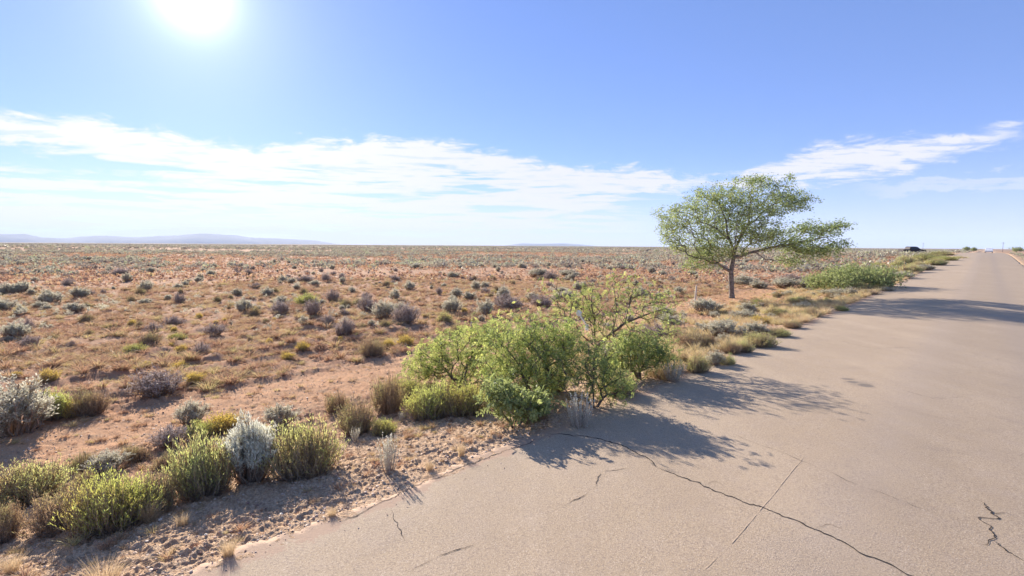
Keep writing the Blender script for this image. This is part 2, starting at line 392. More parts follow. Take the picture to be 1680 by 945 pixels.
M_dark2 = leaf_mat('roadside_bush_leaf', [(0.0, (0.17, 0.20, 0.08)), (0.5, (0.32, 0.37, 0.14)), (1.0, (0.50, 0.54, 0.22))], 0.5)
M_far = leaf_mat('far_scrub_leaf', [(0.0, (0.26, 0.20, 0.165)), (0.4, (0.38, 0.33, 0.245)), (0.75, (0.45, 0.44, 0.31)), (1.0, (0.44, 0.47, 0.24))], 0.35)
M_crack = plain_mat('dark_crack', (0.035, 0.028, 0.025), 1.0, var=0.3, scale=50)
M_seam = plain_mat('pale_seam', (0.46, 0.352, 0.245), 0.9, var=0.25, scale=60)
M_peb = leaf_mat('pebble', [(0.0, (0.20, 0.12, 0.09)), (0.4, (0.44, 0.28, 0.19)), (0.8, (0.58, 0.42, 0.30)), (1.0, (0.70, 0.60, 0.48))], 0.0)
M_white = plain_mat('weathered_white_paint', (0.60, 0.52, 0.40), 0.7, var=0.1, scale=30)
M_hill = plain_mat('mountain_rock', (0.11, 0.11, 0.12), 1.0, var=0.3, scale=0.002)

# ---------------------------------------------------------------- ground sheet
def build_ground():
    a1 = np.linspace(-54, 54, 1060); a2 = np.linspace(54, 306, 90)[1:-1]
    ang = np.radians(np.concatenate([a1, a2])); nA = len(ang)
    r1 = np.array([0.4, 1.0, 1.6, 2.1]); r2 = 1 / np.linspace(1 / 2.5, 1 / 150, 760); r3 = np.geomspace(150, 16500, 130)[1:]
    r = np.concatenate([r1, r2, r3]); nR = len(r)
    X = np.sin(ang)[None] * r[:, None]; Y = np.cos(ang)[None] * r[:, None]
    Z = terrain(X, Y)
    V = np.stack([X, Y, Z], -1).reshape(-1, 3)
    i = np.arange(nR - 1)[:, None]; j = np.arange(nA)[None]; j2 = (j + 1) % nA
    F = np.stack([i * nA + j + 0 * j, i * nA + j2, (i + 1) * nA + j2, (i + 1) * nA + j], -1).reshape(-1, 4)[:, ::-1]
    u, s = us(X, Y); u = u.ravel(); s = s.ravel()
    x = X.ravel(); y = Y.ravel(); rr = np.hypot(x, y)
    track = sstep(9.0, 9.7, s + 0.5 * (vnoise(u * .6, s, 7) - .5)) * (1 - sstep(11.3, 12.1, s + 0.6 * (vnoise(u * .6, s, 8) - .5)))
    sh = (1 - sstep(6.0, 9.0, s)) * (1 - sstep(7.0, 10.0, -s))
    veg = sstep(120, 900, rr) * 0.75 * (1 - (np.abs(s) < 9))
    me = mk_mesh('ground', V, F, M_ground, smooth=True, attrs={'track': track, 'shoulder': sh, 'veg': veg})
    tag(link('ground', me), 'red desert soil plain beside the road', kind='structure')
build_ground()

def build_mountains():
    def patch(name, prof, a0, a1, rc, depth, seed, label):
        na, nr = 320, 40
        az = np.linspace(a0, a1, na); q = np.linspace(-1, 1, nr)
        AZ, Q = np.meshgrid(az, q)
        r = rc + Q * depth
        X = np.sin(np.radians(AZ)) * r; Y = np.cos(np.radians(AZ)) * r
        pz = np.interp(AZ, [p[0] for p in prof], [p[1] for p in prof])
        rid = fbm(X * 0.0012, Y * 0.0012, seed, 5, 0.55)
        Z = pz * (1 - Q ** 2) ** 0.8 * (0.62 + 0.76 * rid) - 4
        V = np.stack([X, Y, Z], -1).reshape(-1, 3)
        i = np.arange(nr - 1)[:, None]; j = np.arange(na - 1)[None]
        F = np.stack([i * na + j, i * na + j + 1, (i + 1) * na + j + 1, (i + 1) * na + j], -1).reshape(-1, 4)
        tag(link(name, mk_mesh(name, V, F, M_hill, smooth=True)), label, kind='structure')
    def pt(px, h, rc=12000): return math.degrees(math.atan((px - 840) / 840)), h / math.hypot(840, px - 840) * rc
    patch('mountains', [pt(-300, 4), pt(-100, 12), pt(0, 14), pt(45, 13), pt(75, 8), pt(110, 7), pt(160, 10), pt(250, 11), pt(300, 12), pt(330, 15), pt(380, 14.5), pt(420, 12), pt(470, 9), pt(520, 6), pt(560, 0)],
          -54, -17, 12000, 1500, 71, 'low pale blue mountain range on the left horizon')
    patch('far_hills', [pt(825, 0), pt(855, 4), pt(880, 3.5), pt(925, 4.5), pt(950, 3), pt(985, 0)], -1.2, 10, 13000, 900, 73, 'thin blue line of hills at mid horizon')
build_mountains()

# ---------------------------------------------------------------- road
stx, sty = ground_at(1400, 627); st2 = ground_at(1590, 900); st3 = ground_at(1250, 700)
M_road = road_mat([(stx, sty, 0.13, 0.6), (stx + .04, sty - .25, 0.15, 0.6), (stx + .02, sty + .25, 0.13, 0.6), (stx + .06, sty - .1, 0.3, 0.3)])
def edge_jag(u):
    return 0.16 * (fbm(u * 1.3, u * 0 + 3.1, 61, 3) - 0.5) * 2 + 0.12 * (fbm(u * 9, u * 0 + 1.7, 62, 3, .6) - 0.5) * 2
def build_road():
    u = np.concatenate([np.linspace(-60, -4, 60)[:-1], np.arange(-4, 25, 0.03), np.linspace(25, 60, 240)[1:], np.linspace(60, 420, 240)[1:]])
    f = np.concatenate([[0, 0.012, 0.03], np.linspace(0.06, 0.94, 34), [0.97, 0.988, 1.0]])
    U, Fr = np.meshgrid(u, f, indexing='ij')
    sl = EDGE_L + 0.06 + edge_jag(U); sr = EDGE_R - edge_jag(U + 300)
    S = sl + (sr - sl) * Fr
    X, Y = xy(U, S); Z = road_z(U, S) + 0.004
    # skirts down into the soil on both sides
    Z0 = Z[:, :1] - 0.09; Z1 = Z[:, -1:] - 0.09
    xs, ys = xy(U[:, :1], S[:, :1] + 0.02); xe, ye = xy(U[:, -1:], S[:, -1:] - 0.02)
    X = np.concatenate([xs, X, xe], 1); Y = np.concatenate([ys, Y, ye], 1); Z = np.concatenate([Z0, Z, Z1], 1)
    nu, nf = X.shape
    V = np.stack([X, Y, Z], -1).reshape(-1, 3)
    i = np.arange(nu - 1)[:, None]; j = np.arange(nf - 1)[None]
    F = np.stack([i * nf + j, i * nf + j + 1, (i + 1) * nf + j + 1, (i + 1) * nf + j], -1).reshape(-1, 4)[:, ::-1]
    uu, ss = us(V[:, 0], V[:, 1])
    lane = (np.exp(-((ss - 0.85) / 0.35) ** 2) + np.exp(-((ss + 0.85) / 0.35) ** 2) + sstep(60, 150, uu) * 0.6) * 0.8
    fray = (1 - sstep(0.02, 0.5, EDGE_L + 0.05 - ss)) * 0.8
    tag(link('road', mk_mesh('road', V, F[:, ::-1], M_road, smooth=True, attrs={'lane': np.clip(lane, 0, 1), 'fray': fray})), 'worn pale chip seal road', kind='structure')
build_road()
def crack(pts, w, mat, label, seed, jag=0.03, name='road_crack', lift=0.004):
    rng = np.random.default_rng(seed)
    P = np.array([ground_at(*p) for p in pts]); seg = np.linalg.norm(np.diff(P, axis=0), axis=1); L = np.concatenate([[0], np.cumsum(seg)])
    n = max(8, int(L[-1] / 0.025)); t = np.linspace(0, L[-1], n)
    x = np.interp(t, L, P[:, 0]); y = np.interp(t, L, P[:, 1])
    tx = np.gradient(x); ty = np.gradient(y); q = np.hypot(tx, ty) + 1e-9; nx, ny = -ty / q, tx / q
    off = jag * ((fbm(t * 3, t * 0 + seed, seed, 3, .6) - 0.5) * 2 + 0.8 * (vnoise(t * 14, t * 0, seed + 5) - 0.5) + 0.35 * (vnoise(t * 38, t * 0, seed + 6) - 0.5))
    wd = w * (0.35 + 1.1 * vnoise(t * 9, t * 0 + 2, seed + 9) * vnoise(t * 31, t * 0, seed + 3) + 0.25 * rng.random(n)) * np.minimum(1, np.minimum(t, L[-1] - t) / 0.2 + 0.1)
    wd = wd * np.clip((vnoise(t * 5.5, t * 0 + 4, seed + 21) - 0.08) * 6, 0.12, 1.0)
    x = x + nx * off; y = y + ny * off
    V = []
    for sgn in (-1, 1):
        X = x + nx * wd * sgn; Y = y + ny * wd * sgn; u, s = us(X, Y)
        V.append(np.stack([X, Y, road_z(u, s) + 0.004 + lift], -1))
    V = np.stack(V, 1).reshape(-1, 3); i = np.arange(n - 1) * 2
    F = np.stack([i, i + 1, i + 3, i + 2], 1)
    tag(link(name, mk_mesh(name, V, F, mat)), label, kind='structure')
crack([(900, 712), (960, 716), (1030, 735), (1080, 765), (1150, 797), (1245, 830), (1330, 868), (1420, 912), (1500, 945), (1600, 990)], 0.0095, M_crack, 'long dark crack running diagonally over the road', 3, 0.055)
crack([(1607, 820), (1628, 848), (1613, 856), (1640, 880), (1652, 905), (1685, 925)], 0.010, M_crack, 'short jagged crack at the right', 8, 0.08)
crack([(1030, 768), (985, 775), (976, 800), (955, 815), (925, 832)], 0.005, M_crack, 'hairline crack below the shadow', 9)
for i_, (a_, w_) in enumerate([([(1150, 797), (1172, 790), (1190, 800)], .003), 
    ([(1330, 868), (1362, 862), (1390, 874)], .003), ([(1640, 880), (1618, 894), (1600, 890)], .005), ([(1628, 848), (1650, 842), (1668, 850)], .005),
    ([(1480, 640), (1530, 655), (1600, 650)], .004), ([(1380, 560), (1430, 572), (1500, 570)], .006)]):
    crack(a_, w_, M_crack, 'fine side crack branching over the road', 40 + i_, 0.03)
crack([(780, 893), (730, 912), (668, 941)], 0.005, M_crack, 'hairline crack near the bottom', 10)
crack([(640, 838), (655, 868), (668, 890)], 0.004, M_crack, 'hairline crack by the edge', 11)
crack([(1320, 748), (1270, 810), (1200, 893), (1130, 960)], 0.0045, M_seam, 'pale straight seam across the road', 12, 0.004, 'road_seam')
crack([(1195, 712), (1290, 745), (1420, 800), (1540, 845)], 0.003, M_crack, 'faint hairline crack across the lane', 13, 0.03)
crack([(560, 858), (650, 812), (740, 775), (800, 750), (870, 728), (905, 712)], 0.006, M_crack, 'dark crack along the broken road edge', 14, 0.05)

# ---------------------------------------------------------------- plant templates (unit height, about unit width)
def bent_stems(rng, n, spread, reach, nseg=3, base=0.10, up=0.35, jit=0.03):
    """paths from near the base out to a dome; returns (n, nseg+1, 3)"""
    a = rng.random(n) * 2 * math.pi
    q = np.sqrt(rng.random(n)) * spread
    end = np.stack([np.cos(a) * q * reach[0], np.sin(a) * q * reach[0], reach[1] * np.sqrt(np.maximum(1 - (q * 0.93) ** 2, 0.03))], 1)
    lump = 0.72 + 0.50 * vnoise(end[:, 0] * 5 + 9, end[:, 1] * 6 + 5 + end[:, 2] * 4, int(rng.integers(1e6)))
    end = end * lump[:, None] * (0.74 + 0.36 * rng.random(n) ** 1.7)[:, None]
    b = np.stack([np.cos(a) * base * rng.random(n), np.sin(a) * base * rng.random(n), np.full(n, -0.04)], 1) + end * [0.35, 0.35, 0]
    ts = np.linspace(0, 1, nseg + 1)
    mid = b * 0.5 + end * 0.5; mid[:, 2] -= up * 0.15 * q; mid[:, :2] += (end[:, :2] - b[:, :2]) * 0.12
    P = ((1 - ts) ** 2)[None, :, None] * b[:, None] + (2 * ts * (1 - ts))[None, :, None] * mid[:, None] + (ts ** 2)[None, :, None] * end[:, None]
    P[:, 1:-1] += rng.normal(size=P[:, 1:-1].shape) * jit
    return P, q
def tube_paths(g, P, r0, r1, T, k=3):
    n, m, _ = P.shape; rs = np.linspace(r0, r1, m)
    for i in range(m - 1):
        add_tubes(g, P[:, i], P[:, i + 1], rs[i], rs[i + 1], T, k)
def along(P, t):
    n, m, _ = P.shape; f = t * (m - 1); i = np.minimum(f.astype(int), m - 2); w = (f - i)[:, None]
    idx = np.arange(n); a = P[idx, i]; b = P[idx, i + 1]
    return a * (1 - w) + b * w, b - a
def t_rabbit(seed, n=760, per=18, tone=0.0, L=0.058, W=0.0056, lo=0.25):
    """dense dome of thin upright leafy stems"""
    rng = np.random.default_rng(seed); st = Geo(); lf = Geo()
    P, q = bent_stems(rng, n, 1.0, (0.5, 1.0))
    tube_paths(st, P, 0.005, 0.002, 0.3 + 0.5 * rng.random(n))
    patch = vnoise(P[:, -1, 0] * 3.5 + seed, P[:, -1, 1] * 3.5, seed)
    for _ in range(per):
        t = lo + (1.0 - lo) * rng.random(n) ** 0.75
        p, d = along(P, t)
        D = nrm(d) + np.array([0, 0, 0.45]) + rng.normal(size=(n, 3)) * 0.33
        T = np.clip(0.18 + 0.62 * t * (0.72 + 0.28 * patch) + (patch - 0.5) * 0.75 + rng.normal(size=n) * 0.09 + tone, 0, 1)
        add_leaves(lf, p, D, L * (0.7 + 0.6 * rng.random(n)), W * (0.7 + 0.6 * rng.random(n)), T, rng)
    return st.get(), lf.get()
def t_sage(seed, n=50, sub=8, per=22, tone=0.0, L=0.042, W=0.013, tall=False):
    rng = np.random.default_rng(seed); st = Geo(); lf = Geo()
    P, q = bent_stems(rng, n, 1.0, (0.40 if not tall else 0.42, 0.84), 4, 0.07, jit=0.02)
    tube_paths(st, P, 0.016, 0.006, 0.2 + 0.4 * rng.random(n), 4)
    for _ in range(sub):
        t = 0.5 + 0.5 * rng.random(n); p, d = along(P, t)
        D = nrm(nrm(d) + rng.normal(size=(n, 3)) * 0.55 + [0, 0, 0.55 if not tall else 1.9])
        ln = 0.12 + 0.13 * rng.random(n); e = p + D * ln[:, None]
        add_tubes(st, p, e, 0.005, 0.002, 0.5 + 0.3 * rng.random(n))
        cl = rng.random(n)
        for k in range(per):
            tt = 0.25 + 0.8 * rng.random(n)
            pp = p + D * (ln * tt)[:, None] + rng.normal(size=(n, 3)) * 0.012
            LD = D + rng.normal(size=(n, 3)) * 0.6 + [0, 0, 0.3]
            T = np.clip(0.35 + 0.35 * cl + 0.2 * tt + rng.normal(size=n) * 0.12 + tone, 0, 1)
            add_leaves(lf, pp, LD, L * (0.6 + 0.7 * rng.random(n)), W * (0.7 + 0.6 * rng.random(n)), T, rng)
    return st.get(), lf.get()
def t_dry(seed, n=70, sub=8):
    """mostly bare twiggy bush with sparse grey leaves"""
    rng = np.random.default_rng(seed); st = Geo(); lf = Geo()
    P, q = bent_stems(rng, n, 1.0, (0.42, 0.85), 4, 0.08, jit=0.03)
    tube_paths(st, P, 0.012, 0.005, 0.1 + 0.4 * rng.random(n), 3)
    for _ in range(sub):
        t = 0.3 + 0.7 * rng.random(n); p, d = along(P, t)
        D = nrm(nrm(d) + rng.normal(size=(n, 3)) * 0.6 + [0, 0, 0.5]); ln = 0.10 + 0.15 * rng.random(n); e = p + D * ln[:, None]
        add_tubes(lf, p, e, 0.0055, 0.003, np.clip(0.35 + 0.4 * rng.random(n), 0, 1))
        for _k in range(4):
            D2 = nrm(D + rng.normal(size=(n, 3)) * 0.7 + [0, 0, .3]); b = p + D * (ln * rng.random(n))[:, None]
            add_leaves(lf, b, D2, 0.05 + 0.07 * rng.random(n), 0.012, np.clip(0.5 + 0.5 * rng.random(n), 0, 1), rng)
    return st.get(), lf.get()
def t_wand(seed, n=34, per=70, lean=0.35):
    """upright silvery wands"""
    rng = np.random.default_rng(seed); st = Geo(); lf = Geo()
    a = rng.random(n) * 2 * math.pi; q = np.sqrt(rng.random(n))
    b = np.stack([np.cos(a) * q * 0.14, np.sin(a) * q * 0.14, np.full(n, -0.03)], 1)
    h = 0.62 + 0.4 * rng.random(n) - 0.15 * q
    e = np.stack([np.cos(a) * q * (0.14 + lean), np.sin(a) * q * (0.14 + lean), h], 1)
    ts = np.linspace(0, 1, 5); mid = b * .5 + e * .5; mid[:, :2] += (e - b)[:, :2] * 0.15
    P = ((1 - ts) ** 2)[None, :, None] * b[:, None] + (2 * ts * (1 - ts))[None, :, None] * mid[:, None] + (ts ** 2)[None, :, None] * e[:, None]
    P[:, 1:-1] += rng.normal(size=P[:, 1:-1].shape) * 0.008
    tube_paths(st, P, 0.010, 0.005, 0.6 + 0.4 * rng.random(n), 3)
    for _ in range(per):
        t = 0.12 + 0.88 * rng.random(n); p, d = along(P, t)
        D = nrm(d) * 0.9 + rng.normal(size=(n, 3)) * 0.5
        add_leaves(lf, p, D, 0.05 * (0.6 + .6 * rng.random(n)), 0.014, np.clip(0.25 + 0.6 * t + rng.normal(size=n) * 0.1, 0, 1), rng)
    return st.get(), lf.get()
def t_grass(seed, n=220, W=0.007, droop=0.35):
    rng = np.random.default_rng(seed); g = Geo()
    a = rng.random(n) * 2 * math.pi; q = np.sqrt(rng.random(n)); r0 = q * 0.22
    b = np.stack([np.cos(a) * r0, np.sin(a) * r0, np.full(n, -0.03)], 1)
    h = 0.45 + 0.6 * rng.random(n); ln = (0.1 + droop * rng.random(n)) * (0.5 + q)
    a2 = a + rng.normal(size=n) * 0.5
    m = b + np.stack([np.cos(a2) * ln * .35, np.sin(a2) * ln * .35, h * .6], 1)
    e = b + np.stack([np.cos(a2) * ln, np.sin(a2) * ln, h], 1)
    s = nrm(np.cross(e - b, rng.normal(size=(n, 3)))) * W * 0.5
    V = np.stack([b - s, b + s, m + s * .8, m - s * .8, e + s * .15, e - s * .15], 1).reshape(-1, 3)
    i = np.arange(n)[:, None] * 6
    F = np.concatenate([i + [0, 1, 2, 3], i + [3, 2, 4, 5]])
    T = np.repeat(np.clip(0.3 + 0.6 * rng.random(n), 0, 1), 6)
    g.add(V, F, T); return g.get()
def t_far(seed, n=26, L=0.34, W=0.2):
    rng = np.random.default_rng(seed); g = Geo()
    a = rng.random(n) * 2 * math.pi; q = np.sqrt(rng.random(n))
    z = 0.75 * np.sqrt(1 - (q * .95) ** 2) * (0.3 + 0.7 * rng.random(n))
    P = np.stack([np.cos(a) * q * 0.5, np.sin(a) * q * 0.5, z], 1)
    add_leaves(g, P - [0, 0, .08], rng.normal(size=(n, 3)) * 0.5 + [0, 0, 0.8], L * (0.6 + .6 * rng.random(n)), W, np.clip(0.25 + 0.6 * z + rng.normal(size=n) * .12, 0, 1), rng)
    return g.get()

def combine(name, st, lf, m1, m2):
    V = np.concatenate([st[0], lf[0]]); F = np.concatenate([st[1], lf[1] + len(st[0])]); T = np.concatenate([st[2], lf[2]])
    mi = np.concatenate([np.zeros(len(st[1])), np.ones(len(lf[1]))])
    return mk_mesh(name, V, F, [m1, m2], T, mi)
KIND = {}    # kind -> (object name, list of (stem mesh, leaf mesh, combined mesh))
def reg(kind, oname, gens, leafm, stemm):
    out = []
    for st, lf in gens:
        out.append((mk_mesh(oname + '_stems', *st[:2], stemm, st[2]), mk_mesh(oname + '_foliage', *lf[:2], leafm, lf[2]), combine(oname, st, lf, stemm, leafm)))
    KIND[kind] = (oname, out)
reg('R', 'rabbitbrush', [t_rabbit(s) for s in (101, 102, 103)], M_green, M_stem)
reg('L', 'rabbitbrush', [t_rabbit(s, tone=0.08) for s in (111, 112)], M_lime, M_stem)
reg('Y', 'rabbitbrush', [t_rabbit(s, 420, 15, 0.05, 0.07, 0.013) for s in (121, 122, 123)], M_yellow, M_stem)
reg('O', 'rabbitbrush', [t_rabbit(s, 560, 18, -0.05) for s in (131, 132, 133)], M_olive, M_stem)
reg('S', 'sagebrush', [t_sage(s) for s in (141, 142, 143, 144)], M_sage, M_stem)
reg('T', 'sagebrush', [t_sage(151, 90, 10, 20, 0.12, 0.055, 0.009, True)], M_silver, M_stem)
reg('D', 'dry_shrub', [t_dry(s) for s in (161, 162, 163, 164)], M_twig, M_stem)
reg('W', 'silver_shrub', [t_wand(171, 40, 70, 0.30), t_wand(172, 30, 70, 0.20)], M_silver, M_twig)
GR = [mk_mesh('grass_tuft', *t_grass(s, 420)[:2], M_straw, t_grass(s, 420)[2]) for s in (181, 182)]

OCC = []
def plant(kind, px, py, hpx, wpx, label, rot=0.0, var=0, parts=True, cat='shrub', group=None, dsc=1.0):
    x, y = ground_at(px, py); z = float(terrain(x, y)); k = y / 840.0
    h = hpx * k; w = wpx * k
    y2 = y + w * 0.35; x2 = x * (y2 / y)                     # the picked point is the front foot of the plant
    z = float(terrain(x2, y2)); k = y2 / 840; h *= y2 / y; w *= y2 / y
    OCC.append((x2, y2, max(w * 0.45, 0.12)))
    sc = (w, w * dsc, h)
    if kind == 'G':
        o = link('grass_tuft', GR[var % 2]); o.location = (x2, y2, z); o.scale = sc; o.rotation_euler.z = rot
        return tag(o, label, 'grass tuft', group)
    name, vs = KIND[kind]; st, lf, cb = vs[var % len(vs)]
    if parts:
        e = empty(name, (x2, y2, z), rot, sc); tag(e, label, cat, group)
        link('stems', st, e); link('foliage', lf, e)
        return e
    o = link(name, cb); o.location = (x2, y2, z); o.scale = sc; o.rotation_euler.z = rot
    return tag(o, label, cat, group)

NEAR = [
 ('S', 25, 728, 118, 125, 'largest pale grey sagebrush at the far left by yellow brush'),
 ('L', 88, 690, 58, 58, 'bright yellow green brush touching the large grey sagebrush'),
 ('Y', 122, 684, 34, 40, 'small orange yellow brush between green and dark brush, left edge'),
 ('O', 148, 684, 48, 56, 'dull brown and yellow brush right of the bright yellow one, far left'),
 ('D', 262, 655, 50, 80, 'grey brown twiggy bush alone above the bare dirt track'),
 ('Y', 322, 632, 20, 30, 'tiny yellow bush right of the twiggy bush above the track'),
 ('R', 45, 836, 72, 112, 'low olive green brush at the left edge behind the long brush row'),
 ('S', 176, 782, 42, 62, 'small rounded grey sagebrush behind the long green roadside brush'),
 ('O', 140, 778, 36, 40, 'thin olive brush touching the left of the small round sagebrush'),
 ('O', 108, 880, 84, 100, 'tan withered brush forming the left end of the front row'),
 ('L', 185, 884, 112, 130, 'broad bright green brush in front row, lower left of picture'),
 ('O', 252, 850, 82, 74, 'straw brown brush closing the right end of the lower left row'),
 ('O', 8, 895, 78, 52, 'tan brush cut by the left edge near the bottom'),
 ('R', 335, 822, 122, 104, 'green and brown rounded brush left of the tall silver sagebrush'),
 ('T', 415, 800, 132, 96, 'tall feathery silver sagebrush between two round green brushes'),
 ('R', 500, 792, 104, 116, 'round dense green brush right of the tall silver sagebrush'),
 ('Y', 372, 712, 34, 60, 'yellow brush peeking out behind the brown and green one'),
 ('L', 330, 722, 34, 44, 'yellow green brush behind the left of the round green pair'),
 ('S', 458, 708, 42, 56, 'grey sagebrush behind the gap of the round green pair'),
 ('S', 315, 704, 52, 52, 'sparse grey sagebrush with bare stems on the track edge'),
 ('D', 275, 740, 38, 60, 'dark twiggy bush below the sparse grey sagebrush'),
 ('O', 225, 760, 32, 40, 'faint tan brush on the bank above the lower left row'),
 ('O', 554, 680, 44, 38, 'small olive brush standing alone on the track'),
 ('O', 586, 716, 60, 62, 'olive and brown brush left of the small vivid green one'),
 ('L', 629, 716, 38, 42, 'small vivid lime green brush behind silver wands'),
 ('W', 638, 780, 80, 50, 'upright silver wand plant on the gravel bank beside the road'),
 ('W', 583, 728, 32, 16, 'tiny silver wand plant in front of the olive brush'),
 ('W', 659, 694, 24, 13, 'tiny pale wand plant left of the yellow green mound'),
 ('O', 637, 682, 72, 54, 'tall olive brush left end of the big green thicket'),
 ('L', 704, 692, 72, 80, 'yellow green brush mound in front of the thicket, left half'),
 ('L', 760, 686, 68, 80, 'yellow green brush mound in front of the thicket, right half'),
 ('W', 952, 708, 76, 62, 'white silver wand plant at the road edge before the thicket'),
 ('W', 1104, 630, 44, 42, 'silver wand plant at the road edge right of the thicket'),
 ('R', 1142, 614, 32, 42, 'low green brush at road edge just right of silver wand plant'),
 ('S', 1172, 602, 30, 32, 'small blue grey sagebrush at the road edge'),
 ('R', 1192, 600, 24, 26, 'small green brush touching the blue grey sagebrush'),
 ('O', 1130, 576, 36, 54, 'orange tan rounded brush beyond the right end of the thicket'),
 ('S', 1182, 556, 40, 64, 'rounded silver grey sagebrush below the tree, the biggest there'),
 ('S', 1236, 552, 26, 44, 'pale grey sagebrush right of the rounded silver one'),
 ('R', 1246, 572, 26, 52, 'dark green low brush spilling over the road edge'),
 ('R', 1220, 580, 22, 28, 'small green and orange brush on the road edge'),
 ('S', 1157, 516, 32, 52, 'grey sagebrush left of the tree trunk beside a white stake'),
 ('R', 1275, 522, 18, 36, 'light green low brush right below the tree'),
 ('S', 1222, 526, 20, 46, 'low silvery sagebrush just in front of the tree'),
 ('O', 1330, 520, 18, 28, 'tan green tuft of brush near the tree shadow'),
 ('L', 1381, 511, 11, 22, 'last little yellow green brush before the tree shadow'),
 ('R', 1312, 500, 15, 36, 'olive brush on the edge of the tree shadow'),
 ('R', 1276, 554, 15, 38, 'flat green brush hugging the road edge'),
 ('O', 1200, 582, 24, 34, 'orange tan brush among the green ones at the road edge'),
 ('O', 1160, 572, 26, 30, 'thin tan brush between the orange and silver mounds'),
 ('Y', 1250, 532, 15, 34, 'yellowish low brush right of the silvery sagebrush'),
 ('O', 1300, 540, 14, 30, 'tan low brush at the road edge below the tree shadow'),
 ('S', 1100, 540, 30, 46, 'grey sagebrush at the right side of the thin mesquite'),
 ('S', 1085, 522, 26, 44, 'grey green sagebrush behind the thin mesquite branches'),
 ('O', 1110, 560, 24, 40, 'tan brush beside the right flank of the thicket'),
 ('D', 1075, 560, 34, 50, 'grey dead bush in the right part of the thicket'),
 ('L', 828, 672, 56, 62, 'lime brush grown in under the middle of the thicket'),
 ('R', 900, 650, 54, 62, 'green brush inside the thicket behind the silver wands'),
 ('O', 872, 692, 34, 56, 'brownish brush at the dark foot of the thicket'),
 ('R', 1015, 652, 44, 62, 'green brush at the right foot of the thicket by the road'),
 ('L', 668, 664, 46, 60, 'yellow green brush behind the tall olive brush of the thicket'),
 ('L', 1065, 590, 34, 50, 'yellow green brush in the right part of the thicket'),
]
